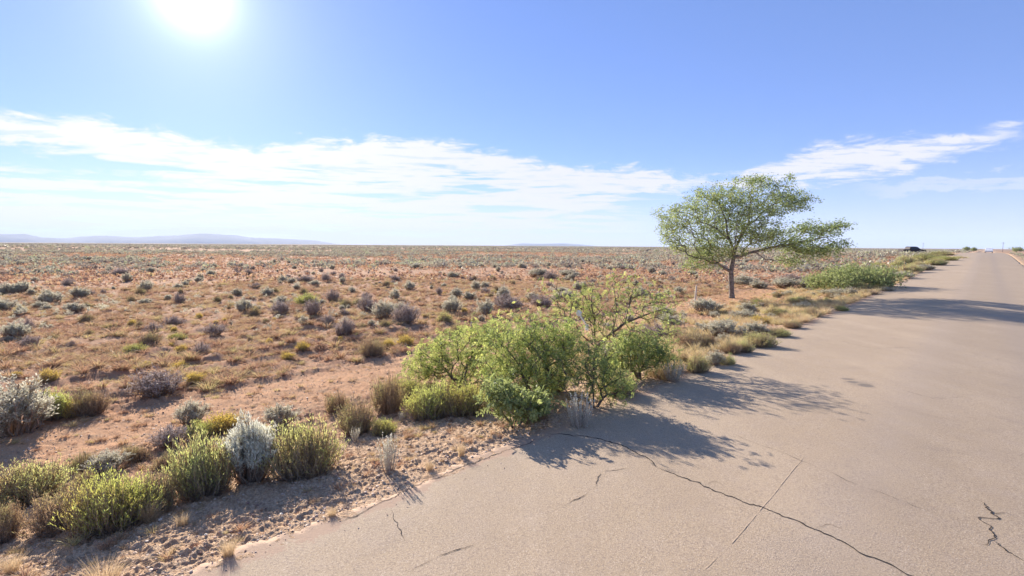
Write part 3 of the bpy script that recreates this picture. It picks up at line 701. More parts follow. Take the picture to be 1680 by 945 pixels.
MID = [
 ('S', 83, 500, 28, 44, 'large round sagebrush out on the left plain'),
 ('S', 8, 514, 26, 46, 'sagebrush cut by the left edge on the plain'),
 ('S', 126, 514, 16, 34, 'low sagebrush right of the large round one'),
 ('S', 66, 508, 14, 26, 'little sagebrush left of the large round one'),
 ('D', 196, 452, 14, 30, 'dark twin bush far out on the left plain'),
 ('S', 238, 503, 13, 24, 'small pale sagebrush in the left middle distance'),
 ('D', 256, 548, 19, 28, 'round purple brown dry bush on the left plain'),
 ('O', 142, 532, 18, 24, 'brown mound of brush on the left plain'),
 ('L', 222, 586, 20, 30, 'green brush on the plain above the dirt track'),
 ('O', 246, 572, 22, 34, 'olive brush above the green one on the plain'),
 ('L', 290, 566, 15, 24, 'yellow green small brush on the plain'),
 ('D', 352, 556, 20, 36, 'dry bush on the middle left plain'),
 ('D', 458, 520, 28, 36, 'grey bush left of the yellow green one, middle plain'),
 ('L', 503, 506, 24, 36, 'yellow green brush among dark bushes, middle plain'),
 ('D', 516, 524, 30, 36, 'dark grey bush in front of the yellow green one'),
 ('D', 546, 496, 22, 24, 'dark upright bush on the middle plain'),
 ('D', 538, 536, 20, 26, 'dark small bush left of the taller grey one'),
 ('D', 566, 556, 38, 36, 'taller grey dry bush in the middle of the plain'),
 ('D', 605, 516, 28, 32, 'purple grey dry bush left of the broad one'),
 ('S', 630, 528, 36, 40, 'left half of the broad grey bush pair, middle plain'),
 ('D', 664, 534, 42, 44, 'right half of the broad grey bush pair, middle plain'),
 ('R', 727, 534, 22, 28, 'dark green bush right of the broad grey pair'),
 ('O', 610, 588, 32, 44, 'olive tan brush behind the thicket, middle plain'),
 ('Y', 664, 568, 18, 28, 'yellow brush behind the thicket'),
 ('Y', 636, 574, 15, 24, 'orange yellow low brush left of the yellow one'),
 ('Y', 474, 594, 16, 24, 'yellow brush on the middle plain near the track'),
 ('Y', 496, 580, 15, 22, 'small golden brush on the middle plain'),
 ('D', 332, 584, 22, 30, 'small dry bush above the tiny yellow bush'),
 ('D', 48, 574, 24, 32, 'dark dry bush on the near left plain'),
 ('D', 500, 464, 15, 32, 'long low dark bush, centre plain'),
 ('D', 536, 463, 17, 20, 'dark bush right of the long low one'),
 ('D', 832, 510, 26, 56, 'wide grey dead bush behind the thicket top'),
 ('D', 890, 506, 24, 44, 'grey dead bush right of the wide one'),
 ('S', 880, 458, 20, 36, 'green grey sagebrush above the thicket'),
 ('D', 905, 460, 16, 30, 'dark low bush right of green grey sagebrush'),
 ('S', 932, 455, 15, 40, 'low dark green sagebrush patch above the thicket'),
 ('S', 745, 458, 15, 26, 'sagebrush on the centre plain'),
 ('S', 920, 482, 14, 30, 'small pale sagebrush above the hanging bag'),
 ('S', 750, 490, 18, 28, 'sagebrush between the pair and the thicket'),
 ('S', 1220, 470, 20, 44, 'sagebrush left behind the tree trunk'),
 ('S', 1245, 474, 16, 34, 'sagebrush right behind the tree trunk'),
 ('S', 1288, 474, 22, 50, 'pale sagebrush behind the tree, left of the big green bush'),
 ('S', 1322, 474, 20, 40, 'pale sagebrush touching the big green bush'),
 ('D', 1300, 462, 12, 40, 'brown bush line behind the tree'),
 ('S', 1370, 486, 12, 60, 'flat grey sagebrush in front of the big green bush'),
 ('O', 1420, 484, 10, 40, 'flat tan brush in front of the big green bush'),
 ('S', 1456, 478, 8, 26, 'pale green small brush at road edge by the big green bush'),
 ('S', 1480, 458, 14, 36, 'silver green brush along the far road edge'),
 ('R', 1494, 448, 14, 34, 'green brush along the far road edge, behind the silver one'),
 ('S', 1515, 444, 12, 36, 'sage brush at the far road edge next to a green one'),
 ('R', 1535, 436, 12, 32, 'dark green brush farther up the road edge'),
 ('L', 1552, 428, 10, 34, 'green brush farther still up the road edge'),
 ('R', 1572, 424, 8, 26, 'green brush near where the road tops out'),
 ('R', 1520, 428, 12, 44, 'green brush row away from the road edge'),
 ('R', 1545, 420, 8, 40, 'low green brush toward the crest'),
]
rg = np.random.default_rng(5)
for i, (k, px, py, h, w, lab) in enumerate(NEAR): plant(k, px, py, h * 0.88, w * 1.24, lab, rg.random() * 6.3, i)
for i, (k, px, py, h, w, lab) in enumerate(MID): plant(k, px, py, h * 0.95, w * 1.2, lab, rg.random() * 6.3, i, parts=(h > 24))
for i, (px, py, h, w, lab) in enumerate([
    (170, 975, 52, 80, 'tall straw coloured grass tuft at the bottom left corner'),
    (375, 918, 34, 34, 'small dry grass tuft on gravel bank below round brushes'),
    (245, 862, 40, 40, 'dry grass tuft at the foot of the straw brown brush'),
    (300, 866, 24, 30, 'thin grass tuft in the shadow of the brown green brush'),
    (1320, 530, 12, 26, 'dry grass tuft by road edge below tree'),
    (1355, 515, 12, 24, 'dry grass tuft just before the tree shadow, road edge'),
    (705, 775, 20, 20, 'thin grass sprig on the gravel bank, left one'),
    (757, 752, 26, 18, 'thin grass sprig on the gravel bank, right one'),
    (545, 850, 18, 22, 'short dry grass at the road edge below round green brush'),
    (20, 948, 34, 40, 'grey green weed tuft at the lower left corner')]):
    plant('G', px, py, h, w, lab, i * 1.3, i)

# ---------------------------------------------------------------- branching plants
def grow(P0, par0, targets, rng, alpha=0.35, step=0.22, jit=0.05, up=0.0):
    P = [np.array(p, float) for p in P0]; par = list(par0)
    A = np.zeros((len(P) + len(targets) * 30, 3)); n = len(P); A[:n] = P
    pl = np.zeros(len(A))
    for i in range(1, n): pl[i] = pl[par[i]] + np.linalg.norm(A[i] - A[par[i]])
    base = A[0]
    order = np.argsort(np.linalg.norm(targets - base, axis=1)); tips = []
    for ti in order:
        t = targets[ti]; d = np.linalg.norm(A[:n] - t, axis=1)
        c = d + alpha * pl[:n]
        c[:min(2, n)] += 0.6
        j = int(np.argmin(c)); dist = d[j]; k = max(1, min(25, int(math.ceil(dist / step))))
        a = A[j]; prev = j
        bend = rng.normal(size=3) * 0.10 * dist + np.array([0, 0, up * dist])
        for q in range(1, k + 1):
            f = q / k; p = a + (t - a) * f + bend * 4 * f * (1 - f)
            if q < k: p = p + rng.normal(size=3) * jit * step
            A[n] = p; par.append(prev); pl[n] = pl[prev] + np.linalg.norm(p - A[prev]); prev = n; n += 1
            if n >= len(A) - 30: A = np.concatenate([A, np.zeros((2000, 3))]); pl = np.concatenate([pl, np.zeros(2000)])
        tips.append(prev)
    return A[:n], np.array(par), tips
def radii(P, par, tip, expo=2.3):
    n = len(P); w = np.zeros(n); kids = np.zeros(n, int)
    for i in range(n - 1, 0, -1):
        if w[i] == 0: w[i] = tip ** expo
        w[par[i]] += w[i]
    if w[0] == 0: w[0] = tip ** expo
    return w ** (1 / expo)
def skeleton_geo(P, par, r, rng, flare=1.0):
    g = Geo(); i = np.arange(1, len(P)); a = par[1:]
    thick = r[i] > 0.03
    for m, k in ((thick, 9), (~thick & (r[i] > 0.008), 5), (~thick & (r[i] <= 0.008), 3)):
        if m.any():
            ii = i[m]; aa = a[m]; ra = np.minimum(r[aa], r[ii] * 1.5); add_tubes(g, P[aa], P[ii] + (P[ii] - P[aa]) * 0.04, ra, r[ii], 0.3, k)
    return g.get()

def feathery(lf, p, rng, n, spread, L, W, tone, droop=0.25, pairs=7, Lr=0.10):
    """pinnate leaves round each tip"""
    m = len(p) * n
    c = np.repeat(p, n, 0) + rng.normal(size=(m, 3)) * spread
    D = nrm(rng.normal(size=(m, 3)) * [1, 1, 0.6] + [0, 0, -droop])
    S = nrm(np.cross(D, rng.normal(size=(m, 3))))
    tn = np.repeat(rng.normal(size=len(p)) * 0.28, n) + rng.normal(size=m) * 0.08 + tone
    for q in range(pairs):
        f = (q + 0.5) / pairs
        b = c + D * Lr * f + np.array([0, 0, -0.03]) * f * f
        for sg in (-1, 1):
            add_leaves(lf, b, S * sg + D * 0.5, L * (0.8 + .4 * rng.random(m)), W, np.clip(0.5 + tn, 0, 1), rng)
def blob_points(rng, n, blobs):
    """points in ellipsoids (cx,cy,cz,rx,ry,rz,weight)"""
    w = np.array([b[6] for b in blobs]); w = w / w.sum(); out = []
    for b, k in zip(blobs, rng.multinomial(n, w)):
        v = nrm(rng.normal(size=(k, 3))) * (rng.random((k, 1)) ** 0.42)
        out.append(np.array(b[:3]) + v * np.array(b[3:6]))
    return np.concatenate(out)

def mesquite(px, py, blobs_px, ntar, label, seed, leafm, leafn=5, spread=0.075, roots=5, tone=0.0, name='mesquite_bush', cat='shrub', L=0.04, W=0.012, depth=0.0, rtip=0.0045, limbs=None, zmin=0.12, step=0.2):
    """blobs in photo pixels (cx, cy, rx, ry, depth offset m, depth radius m, weight)"""
    rng = np.random.default_rng(seed)
    x0, y0 = ground_at(px, py); y0 += depth; x0 *= y0 / (y0 - depth); z0 = float(terrain(x0, y0))
    O = np.array([x0, y0, z0])
    def P(cx, cy, dy=0.0):
        d = ray(cx, cy); yy = y0 + dy
        return np.array([d[0] * yy, yy, CAM_H + d[2] * yy]) - O
    bl = []
    for (cx, cy, rx, ry, dy, ry_, w) in blobs_px:
        c = P(cx, cy, dy); k = (y0 + dy) / 840
        bl.append((*c, rx * k, ry_, ry * k, w))
    T = blob_points(rng, ntar, bl); T = T[T[:, 2] > zmin]
    base = [np.zeros(3) + [0, 0, -0.1]]; par = [0]
    if limbs is None:
        for i in range(roots):
            a = rng.random() * 6.28; base.append(np.array([math.cos(a) * .12, math.sin(a) * .12, 0.12])); par.append(0)
    else:
        for limb in limbs:                    # polylines of (px, py, dy); the first joins the nearest node
            pts = [P(*q) for q in limb]; k0 = int(np.argmin([np.linalg.norm(b - pts[0]) for b in base]))
            prev = k0
            for a, b in zip([base[k0]] + pts[:-1], pts):
                dd = np.linalg.norm(b - a); kk = max(1, int(dd / (step * 1.2)))
                for q in range(1, kk + 1):
                    base.append(a + (b - a) * q / kk + (rng.normal(size=3) * 0.03 * min(dd, 1) if q < kk else 0)); par.append(prev); prev = len(base) - 1
    A, par, tips = grow(base, par, T, rng, step=step)
    r = radii(A, par, rtip)
    e = empty(name, tuple(O)); tag(e, label, cat)
    g = skeleton_geo(A, par, r, rng)
    link('branches', mk_mesh('branches', g[0], g[1], M_bark2, g[2], smooth=True), e)
    lf = Geo(); feathery(lf, A[tips], rng, leafn, spread, L, W, tone)
    sel = rng.random(len(A)) < 0.35; q = A[sel & (r < 0.012)]
    if len(q): feathery(lf, q, rng, max(1, leafn // 3), spread, L, W, tone)
    v = lf.get(); link('foliage', mk_mesh('foliage', v[0], v[1], leafm, v[2]), e)
    return e, A, r, O
mesquite(760, 650, [(705, 590, 45, 28, 0.2, 0.5, 1), (760, 565, 60, 38, 0.3, 0.6, 1.8), (800, 545, 40, 30, 0.3, 0.5, 1), (690, 610, 32, 18, 0.2, 0.4, .4), (780, 605, 66, 34, 0.2, 0.6, 1.5)], 450, 'wide light green mesquite bush forming the left of the thicket', 201, M_mesq, 5, depth=0.5)
mesquite(880, 665, [(860, 550, 62, 42, 0.5, 0.6, 1.6), (900, 580, 70, 45, 0.3, 0.7, 1.8), (860, 620, 70, 38, 0, 0.6, 1.4), (925, 545, 32, 25, .3, .4, .7), (820, 590, 50, 40, 0.2, 0.5, 1)], 480, 'tall light green mesquite bush in the middle of the thicket', 202, M_mesq, 5)
mesquite(975, 668, [(985, 590, 46, 40, 0.1, 0.5, 1.4), (1000, 630, 44, 32, 0, 0.4, 1.2), (935, 615, 36, 36, 0, 0.4, .8)], 170, 'dense green mesquite bush behind the white silver wand plant', 203, M_mesq, 4, tone=-0.1)
mesquite(845, 700, [(850, 660, 55, 24, 0.0, 0.3, 1.2), (820, 640, 30, 20, 0, 0.3, .6), (885, 660, 26, 20, 0.1, 0.2, .5)], 120, 'low dark green leafy bush at the front foot of the thicket', 204, M_dark, 4, L=0.05, W=0.02)
mesquite(1050, 622, [(1045, 576, 50, 34, 0, 0.5, 1.8), (1085, 580, 28, 24, 0, .4, .7), (1010, 600, 30, 26, 0, .4, .6)], 260, 'low green mesquite bush at the right end of the thicket', 205, M_mesq, 5, tone=-0.05)
thin, TA, TR, TO = mesquite(975, 608, [(965, 500, 34, 34, 0.1, 0.5, 1), (1020, 470, 50, 22, 0.2, 0.5, 1.5), (1075, 490, 50, 22, 0.3, 0.5, 1.2), (1040, 510, 45, 20, 0, 0.5, .8), (1100, 515, 26, 14, 0.2, .4, .4), (955, 470, 12, 20, 0, .2, .3), (1000, 530, 45, 25, 0, .5, 1.3), (955, 490, 26, 24, -.1, .3, .8), (985, 522, 30, 20, -.3, .3, .8), (1050, 545, 42, 20, -.1, .5, 1.1), (925, 500, 34, 26, -.2, .4, .9), (900, 470, 20, 16, 0, .3, .3), (1095, 540, 30, 18, 0, .5, .5)],  # some leaf blobs added to fill out the shadow on the road
    430, 'thin open mesquite with bare forked branches, holding a white bag', 206, M_mesq, 2, spread=0.09, name='mesquite_bush', rtip=0.0048, tone=0.05,
    limbs=[[(978, 570, 0)], [(978, 570, 0), (976, 535, 0), (970, 500, 0.1), (972, 475, .1)], [(978, 570, 0), (1005, 545, -.1), (1025, 530, 0), (1050, 520, .1), (1085, 508, .2), (1110, 500, .2)], [(1005, 545, 0), (1012, 515, .1), (1010, 490, .2)], [(1025, 530, 0), (1033, 500, .1), (1038, 475, .2)], [(978, 570, 0), (955, 550, -.1), (935, 520, -.1), (945, 480, 0)]])
# the big bush beyond the tree and its neighbours
for k_, (px, py, bl, nt, lab, sd_) in enumerate([
    (1400, 476, [(1405, 455, 58, 13, 0, 2.5, 1.4), (1365, 460, 34, 10, -1, 2.0, 1), (1435, 452, 32, 15, 0.5, 2, 1), (1390, 446, 30, 10, 0, 1.5, .5)], 480, 'large wide green bush beside the road past the tree', 207)]):
    mesquite(px, py, bl, nt, lab, sd_, M_dark2, 8, spread=0.24, L=0.07, W=0.028, rtip=0.006, step=0.6, zmin=0.2, depth=1.0)

def build_tree():
    rng = np.random.default_rng(77)
    x0, y0 = ground_at(1201, 489); z0 = float(terrain(x0, y0)); O = np.array([x0, y0, z0])
    k = y0 / 840
    def P(cx, cy, dy=0.0):
        d = ray(cx, cy); yy = y0 + dy
        return np.array([d[0] * yy, yy, CAM_H + d[2] * yy]) - O
    limbs = [[(1200, 470, 0), (1199, 445, 0), (1203, 422, 0)],
             [(1203, 422, 0), (1198, 395, -.2), (1192, 365, -.3), (1182, 335, -.2), (1170, 315, 0)],
             [(1203, 422, 0), (1212, 395, .3), (1228, 368, .6), (1255, 345, .8), (1290, 325, 1.0)],
             [(1228, 368, .6), (1232, 335, .9), (1228, 308, 1.2)],
             [(1203, 422, 0), (1238, 413, .2), (1285, 402, .3), (1330, 396, .2), (1370, 385, 0)],
             [(1285, 402, .3), (1320, 378, .6), (1355, 368, .8)],
             [(1199, 445, 0), (1178, 432, -.3), (1150, 424, -.5), (1128, 418, -.6)],
             [(1198, 395, -.2), (1170, 372, -.6), (1135, 352, -.8), (1105, 345, -1)],
             [(1203, 422, 0), (1206, 390, -.8), (1215, 360, -1.6), (1225, 335, -2.0)],
             [(1203, 422, 0), (1195, 390, .9), (1180, 365, 1.8), (1165, 345, 2.2)],
             [(1238, 413, .2), (1256, 426, .1), (1267, 446, 0)]]
    base = [np.array([0, 0, -0.15])]; par = [0]
    for limb in limbs:
        pts = [P(*q) for q in limb]; k0 = int(np.argmin([np.linalg.norm(b - pts[0]) for b in base])); prev = k0
        for a, b in zip([base[k0]] + pts[:-1], pts):
            dd = np.linalg.norm(b - a)
            if dd < 0.02: continue
            kk = max(1, int(dd / 0.35))
            for q in range(1, kk + 1):
                base.append(a + (b - a) * q / kk + (rng.normal(size=3) * 0.05 * min(dd, 1) if q < kk and len(base) > 6 else 0)); par.append(prev); prev = len(base) - 1
    blobs = []
    for (cx, cy, rx, ry, dy, rdy, w) in [
        (1215, 318, 72, 26, 0.3, 2.3, 2.4), (1165, 330, 45, 24, 0, 2.0, 1.4), (1115, 350, 38, 26, -.4, 1.5, 1.3), (1100, 378, 24, 22, -.4, 1.1, .6),
        (1145, 385, 42, 26, -.2, 1.6, 1.1), (1200, 365, 62, 32, 0, 2.4, 1.5), (1275, 325, 46, 28, .6, 1.9, 1.5), (1310, 330, 24, 18, .6, 1.2, .6),
        (1150, 425, 34, 20, -.3, 1.2, 1.0), (1110, 400, 20, 14, -.3, .8, .3), (1190, 408, 40, 18, 0, 1.4, .8), (1340, 378, 44, 16, .4, 1.5, 1.3), (1378, 370, 22, 9, .3, .7, .35),
        (1325, 405, 52, 15, .2, 1.5, 1.3), (1270, 395, 42, 20, .1, 1.6, 1.0), (1380, 402, 18, 8, .1, .6, .25), (1294, 291, 9, 6, .8, .4, .12), (1245, 295, 30, 8, .5, .9, .35), (1300, 428, 30, 10, 0, .9, .35), (1330, 412, 50, 16, .3, 1.5, .9), (1255, 372, 42, 20, 0, 1.8, .8), (1160, 400, 40, 20, 0.4, 1.6, .7)]:
        c = P(cx, cy, dy); blobs.append((*c, rx * k, rdy, ry * k, w))
    T = blob_points(rng, 1800, blobs + [(*P(1225, 385, 0), 60 * k, 2.2, 20 * k, 1.2), (*P(1235, 345, 0), 50 * k, 2.0, 20 * k, 1.0), (*P(1180, 360, 0.5), 40 * k, 1.6, 24 * k, .8)])
    A, par, tips = grow(base, par, T, rng, alpha=0.3, step=0.3, jit=0.12)
    r = radii(A, par, 0.0075, 2.25)
    r = r * (0.145 / r[1]); r = np.maximum(r, 0.006)
    r[0] *= 1.35
    e = empty('roadside_tree', tuple(O)); tag(e, 'broad leafy tree with a single brown trunk casting shadow over the road', 'tree')
    g = skeleton_geo(A, par, r, rng)
    tr = link('trunk', mk_mesh('trunk', g[0], g[1], M_bark, g[2], smooth=True), e)
    lf = Geo()
    tip = A[tips]; n = 22
    tone = np.clip(0.5 + rng.normal(size=len(tip)) * 0.18, 0, 1)
    m = len(tip) * n
    c = np.repeat(tip, n, 0) + rng.normal(size=(m, 3)) * [0.15, 0.15, 0.11]
    D = rng.normal(size=(m, 3)) * [1, 1, 0.5] + [0, 0, -0.35]
    sunward = np.clip((0.5 - (c[:, 0]) / 8.0), 0, 1) * 0.25  # sunward left of the crown painted lighter through the leaf tint
    add_leaves(lf, c, D, 0.12 * (0.7 + .6 * rng.random(m)), 0.05, np.clip(np.repeat(tone, n) + sunward - 0.05 + rng.normal(size=m) * .12, 0, 1), rng)
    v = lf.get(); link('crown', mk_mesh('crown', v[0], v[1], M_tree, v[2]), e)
    OCC.append((x0, y0, 0.8))
build_tree()

# ---------------------------------------------------------------- small things: bag, stakes, cars, poles
def crumple(name, c, size, seed, mat, parent=None):
    import bmesh
    bm = bmesh.new(); bmesh.ops.create_icosphere(bm, subdivisions=4, radius=1.0)
    rng = np.random.default_rng(seed); ph = rng.random((10, 3)) * 6.28; fr = rng.normal(size=(10, 3)) * 3.2
    for v in bm.verts:
        p = np.array(v.co); s = 0.75
        for a, f in zip(ph, fr): s += 0.085 * abs(math.sin(float(p @ f) + a[0])) * math.cos(a[1])
        q = p * s * np.array(size); v.co = Vector(q + np.array(c))
    me = bpy.data.meshes.new(name); bm.to_mesh(me); bm.free(); me.materials.append(mat)
    return link(name, me, parent)
M_plastic = leaf_mat('white_plastic', [(0.0, (0.75, 0.77, 0.78)), (1.0, (0.82, 0.84, 0.86))], 0.45)
def build_bag():
    y = TO[1] - 0.25
    def P(px, py): d = ray(px, py); return (d[0] * y, y, CAM_H + d[2] * y)
    a = P(950, 514); b = P(963, 537); k = y / 840
    e = empty('plastic_bag', b); tag(e, 'shredded white plastic bag snagged in the thin mesquite branches', 'plastic bag')
    o1 = crumple('bag_scrap', (a[0] - b[0], 0, a[2] - b[2]), (6.5 * k, 4 * k, 7 * k), 3, M_plastic, e)
    o2 = crumple('bag_scrap', (0, 0, 0), (5 * k, 4 * k, 9 * k), 4, M_plastic, e)
    n = 9; t = np.linspace(0, 1, n); A = np.array([a[0] - b[0], 0, a[2] - b[2]]) * (1 - t[:, None]) + rg.normal(size=(n, 3)) * 0.008
    g = Geo(); add_tubes(g, A[:-1], A[1:], 0.018, 0.015, 0.5, 5); v = g.get()
    link('bag_strip', mk_mesh('bag_strip', v[0], v[1], M_plastic, v[2]), e)
build_bag()
def box(V, F, x0, x1, y0, y1, z0, z1):
    b = len(V); V += [(x0, y0, z0), (x1, y0, z0), (x1, y1, z0), (x0, y1, z0), (x0, y0, z1), (x1, y0, z1), (x1, y1, z1), (x0, y1, z1)]
    F += [(b, b + 3, b + 2, b + 1), (b + 4, b + 5, b + 6, b + 7), (b, b + 1, b + 5, b + 4), (b + 1, b + 2, b + 6, b + 5), (b + 2, b + 3, b + 7, b + 6), (b + 3, b, b + 4, b + 7)]
def stake(px, pyb, pyt, wpx, label, tilt):
    x, y = ground_at(px, pyb); z = float(terrain(x, y)); k = y / 840; h = (pyb - pyt) * k; w = wpx * k / 2
    V, F = [], []
    z0 = -0.2
    V += [(-w, -w * .5, z0), (w, -w * .5, z0), (w, w * .5, z0), (-w, w * .5, z0), (-w, -w * .5, h * .94), (w, -w * .5, h * .94), (w, w * .5, h * .94), (-w, w * .5, h * .94),
          (-w * .5, -w * .3, h), (w * .5, -w * .3, h), (w * .5, w * .3, h), (-w * .5, w * .3, h)]
    F += [(0, 1, 5, 4), (1, 2, 6, 5), (2, 3, 7, 6), (3, 0, 4, 7), (4, 5, 9, 8), (5, 6, 10, 9), (6, 7, 11, 10), (7, 4, 8, 11), (8, 9, 10, 11)]
    o = link('marker_stake', mk_mesh('marker_stake', np.array(V), np.array(F), M_white)); o.location = (x, y, z); o.rotation_euler = (0, tilt, 0)
    tag(o, label, 'stake')
stake(1140, 497, 468, 2.6, 'pale wooden stake standing left of the tree trunk', 0.06)
stake(774, 575, 526, 2.4, 'pale wooden stake rising behind the left of the thicket', -0.02)

def prism(name, prof, w0, w1, mat, parent, zsplit=None):
    """side profile (x,z) extruded across y; narrower (w1) above zsplit"""
    n = len(prof); V = []
    for sg in (-1, 1):
        for (x, z) in prof:
            w = w1 if (zsplit is not None and z > zsplit) else w0
            V.append((x, sg * w / 2, z))
    import bmesh
    bm = bmesh.new(); vs = [bm.verts.new(v) for v in V]
    bm.faces.new(vs[:n]); bm.faces.new(vs[n:][::-1])
    for i in range(n):
        j = (i + 1) % n; bm.faces.new((vs[j], vs[i], vs[i + n], vs[j + n]))
    bmesh.ops.recalc_face_normals(bm, faces=bm.faces)
    bmesh.ops.bevel(bm, geom=list(bm.edges), offset=0.035, segments=2, affect='EDGES', clamp_overlap=True)
    me = bpy.data.meshes.new(name); bm.to_mesh(me); bm.free(); me.materials.append(mat); return link(name, me, parent)
M_glass = plain_mat('car_glass', (0.03, 0.035, 0.04), 0.12, var=0.05, spec=0.6)
M_tyre = plain_mat('tyre_rubber', (0.02, 0.02, 0.02), 0.85)
M_rim = plain_mat('rim_metal', (0.5, 0.5, 0.5), 0.35, metal=0.9)
def lathe(name, prof, k, mat, parent, loc):
    """profile (y, r) spun round the y axis"""
    a = np.arange(k) / k * 2 * math.pi; V = np.array([(r * math.cos(t), y, r * math.sin(t)) for (y, r) in prof for t in a])
    i = np.arange(len(prof) - 1)[:, None]; j = np.arange(k)[None]; j2 = (j + 1) % k
    F = np.stack([i * k + j, i * k + j2, (i + 1) * k + j2, (i + 1) * k + j], -1).reshape(-1, 4)
    o = link(name, mk_mesh(name, V, F, mat, smooth=True), parent); o.location = loc; return o
def vehicle(name, label, cat, loc, rz, col, prof, cabin, L, W, axles, glasses):
    M_p = plain_mat(name + '_paint', col, 0.65, var=0.05, spec=0.2)
    e = empty(name, loc, rz); tag(e, label, cat)
    prism('body', prof, W, W, M_p, e)
    prism('cabin', cabin, W - 0.12, W - 0.36, M_p, e, zsplit=cabin[0][1] + 0.3)
    for gl in glasses: prism('window', gl, W - 0.08, W - 0.31, M_glass, e, zsplit=cabin[0][1] + 0.3)
    for ax in axles:
        for sy in (-1, 1):
            t = lathe('wheel', [(-0.11, 0.2), (-0.12, 0.30), (-0.10, 0.36), (0.10, 0.36), (0.12, 0.30), (0.11, 0.2)], 28, M_tyre, e, (ax, sy * (W / 2 - 0.09), 0.36))
            lathe('rim', [(sy * 0.06, 0.001), (sy * 0.08, 0.07), (sy * 0.10, 0.19), (sy * 0.115, 0.215)], 20, M_rim, t, (0, 0, 0))
    x0 = min(p[0] for p in prof)
    for sy in (-1, 1):
        V, F = [], []; box(V, F, x0 - 0.012, x0 + 0.05, sy * (W / 2 - 0.3) - 0.14, sy * (W / 2 - 0.3) + 0.14, 0.66, 0.80)
        link('headlight', mk_mesh('headlight', np.array(V), np.array(F), M_rim), e)
    return e
pu_prof = [(-2.7, .45), (-2.75, .95), (-1.5, 1.1), (2.75, 1.1), (2.8, .5), (2.4, .42), (2.25, .8), (1.55, .8), (1.4, .42), (-1.5, .42), (-1.65, .8), (-2.3, .8), (-2.45, .42)]
pu_cab = [(-1.5, 1.08), (-0.75, 1.68), (-0.3, 1.78), (0.85, 1.78), (1.1, 1.68), (1.3, 1.08)]
pu_gl = [[(-1.05, 1.18), (-0.66, 1.60), (-0.25, 1.66), (0.0, 1.66), (0.0, 1.18)], [(0.1, 1.18), (0.1, 1.66), (0.8, 1.66), (1.0, 1.18)]]
x, y = ground_at(1496, 416)
d = ray(1496, 415); yy = 128.0; px_, py_ = d[0] * yy, yy
vehicle('parked_pickup', 'dark pickup parked in the scrub far off, left of the road', 'pickup truck', (px_, py_, float(terrain(px_, py_)) + 0.0), R(181), (0.045, 0.035, 0.04), pu_prof, pu_cab, 5.5, 1.95, (-1.97, 1.9), pu_gl)
sx, sy_ = xy(215.0, -0.6)
cr_prof = [(-2.2, .35), (-2.25, .85), (-1.2, 1.0), (2.2, 1.05), (2.25, .4), (1.75, .35), (1.65, .75), (1.05, .75), (.95, .32), (-.95, .32), (-1.05, .75), (-1.65, .75), (-1.75, .35)]
cr_cab = [(-1.1, .98), (-.35, 1.55), (0.1, 1.62), (1.7, 1.6), (2.1, 1.03)]
cr_gl = [[(-.75, 1.06), (-.28, 1.46), (0.25, 1.52), (.25, 1.06)], [(.35, 1.06), (.35, 1.52), (1.6, 1.5), (1.8, 1.06)]]
vehicle('oncoming_car', 'small white car coming over the crest of the road', 'car', (sx, sy_, float(road_z(215.0, -0.6)) + 0.01), math.atan2(-DY, -DX) + math.pi, (0.8, 0.8, 0.8), cr_prof, cr_cab, 4.4, 1.8, (-1.35, 1.35), cr_gl)

def utility_pole(px, yy, h, label):
    d = ray(px, 410); x = d[0] * yy; z = float(terrain(x, yy))
    e = empty('utility_pole', (x, yy, z), R(-RD_AZ)); tag(e, label, 'utility pole')
    g = Geo(); add_tubes(g, np.array([[0, 0, -.5]]), np.array([[0, 0, h]]), 0.16, 0.10, 0.5, 10); v = g.get(); link('pole', mk_mesh('pole', v[0], v[1], M_bark, v[2]), e)
    V, F = [], []; box(V, F, -1.1, 1.1, -.06, .06, h - .9, h - .75); link('crossarm', mk_mesh('crossarm', np.array(V), np.array(F), M_bark), e)
utility_pole(1645, 400, 8, 'thin utility pole on the horizon beside the end of the road')
utility_pole(1514, 560, 9, 'tiny pole on the horizon right of the dark pickup')

# far dark trees on the horizon near the end of the road
def far_tree(px, yy, h, w, label, seed):
    rng = np.random.default_rng(seed); d = ray(px, 408); x = d[0] * yy; z = float(terrain(x, yy))
    e = empty('far_tree', (x, yy, z)); tag(e, label, 'tree')
    g = Geo(); T = blob_points(rng, 60, [(0, 0, h * .62, w * .42, w * .42, h * .34, 1), (w * .2, 0, h * .5, w * .3, w * .3, h * .25, .6)])
    A, par, tips = grow([np.array([0, 0, -.2]), np.array([0, 0, h * .25])], [0, 0], T, rng, step=1.0)
    r = radii(A, par, 0.03); s = skeleton_geo(A, par, r, rng); link('trunk', mk_mesh('trunk', s[0], s[1], M_bark, s[2]), e)
    c = np.repeat(T, 26, 0) + rng.normal(size=(len(T) * 26, 3)) * 0.35
    add_leaves(g, c, rng.normal(size=c.shape), 0.4, 0.25, np.clip(.4 + rng.normal(size=len(c)) * .2, 0, 1), rng); v = g.get()
    link('crown', mk_mesh('crown', v[0], v[1], M_dark, v[2]), e)
far_tree(1585, 420, 4.6, 6, 'small dark tree on the horizon left of the road end', 1)
far_tree(1597, 430, 4.0, 5, 'second small dark tree on the horizon, nearer the road end', 2)
far_tree(1668, 330, 4.2, 9, 'dark tree at the right edge of the horizon', 3)

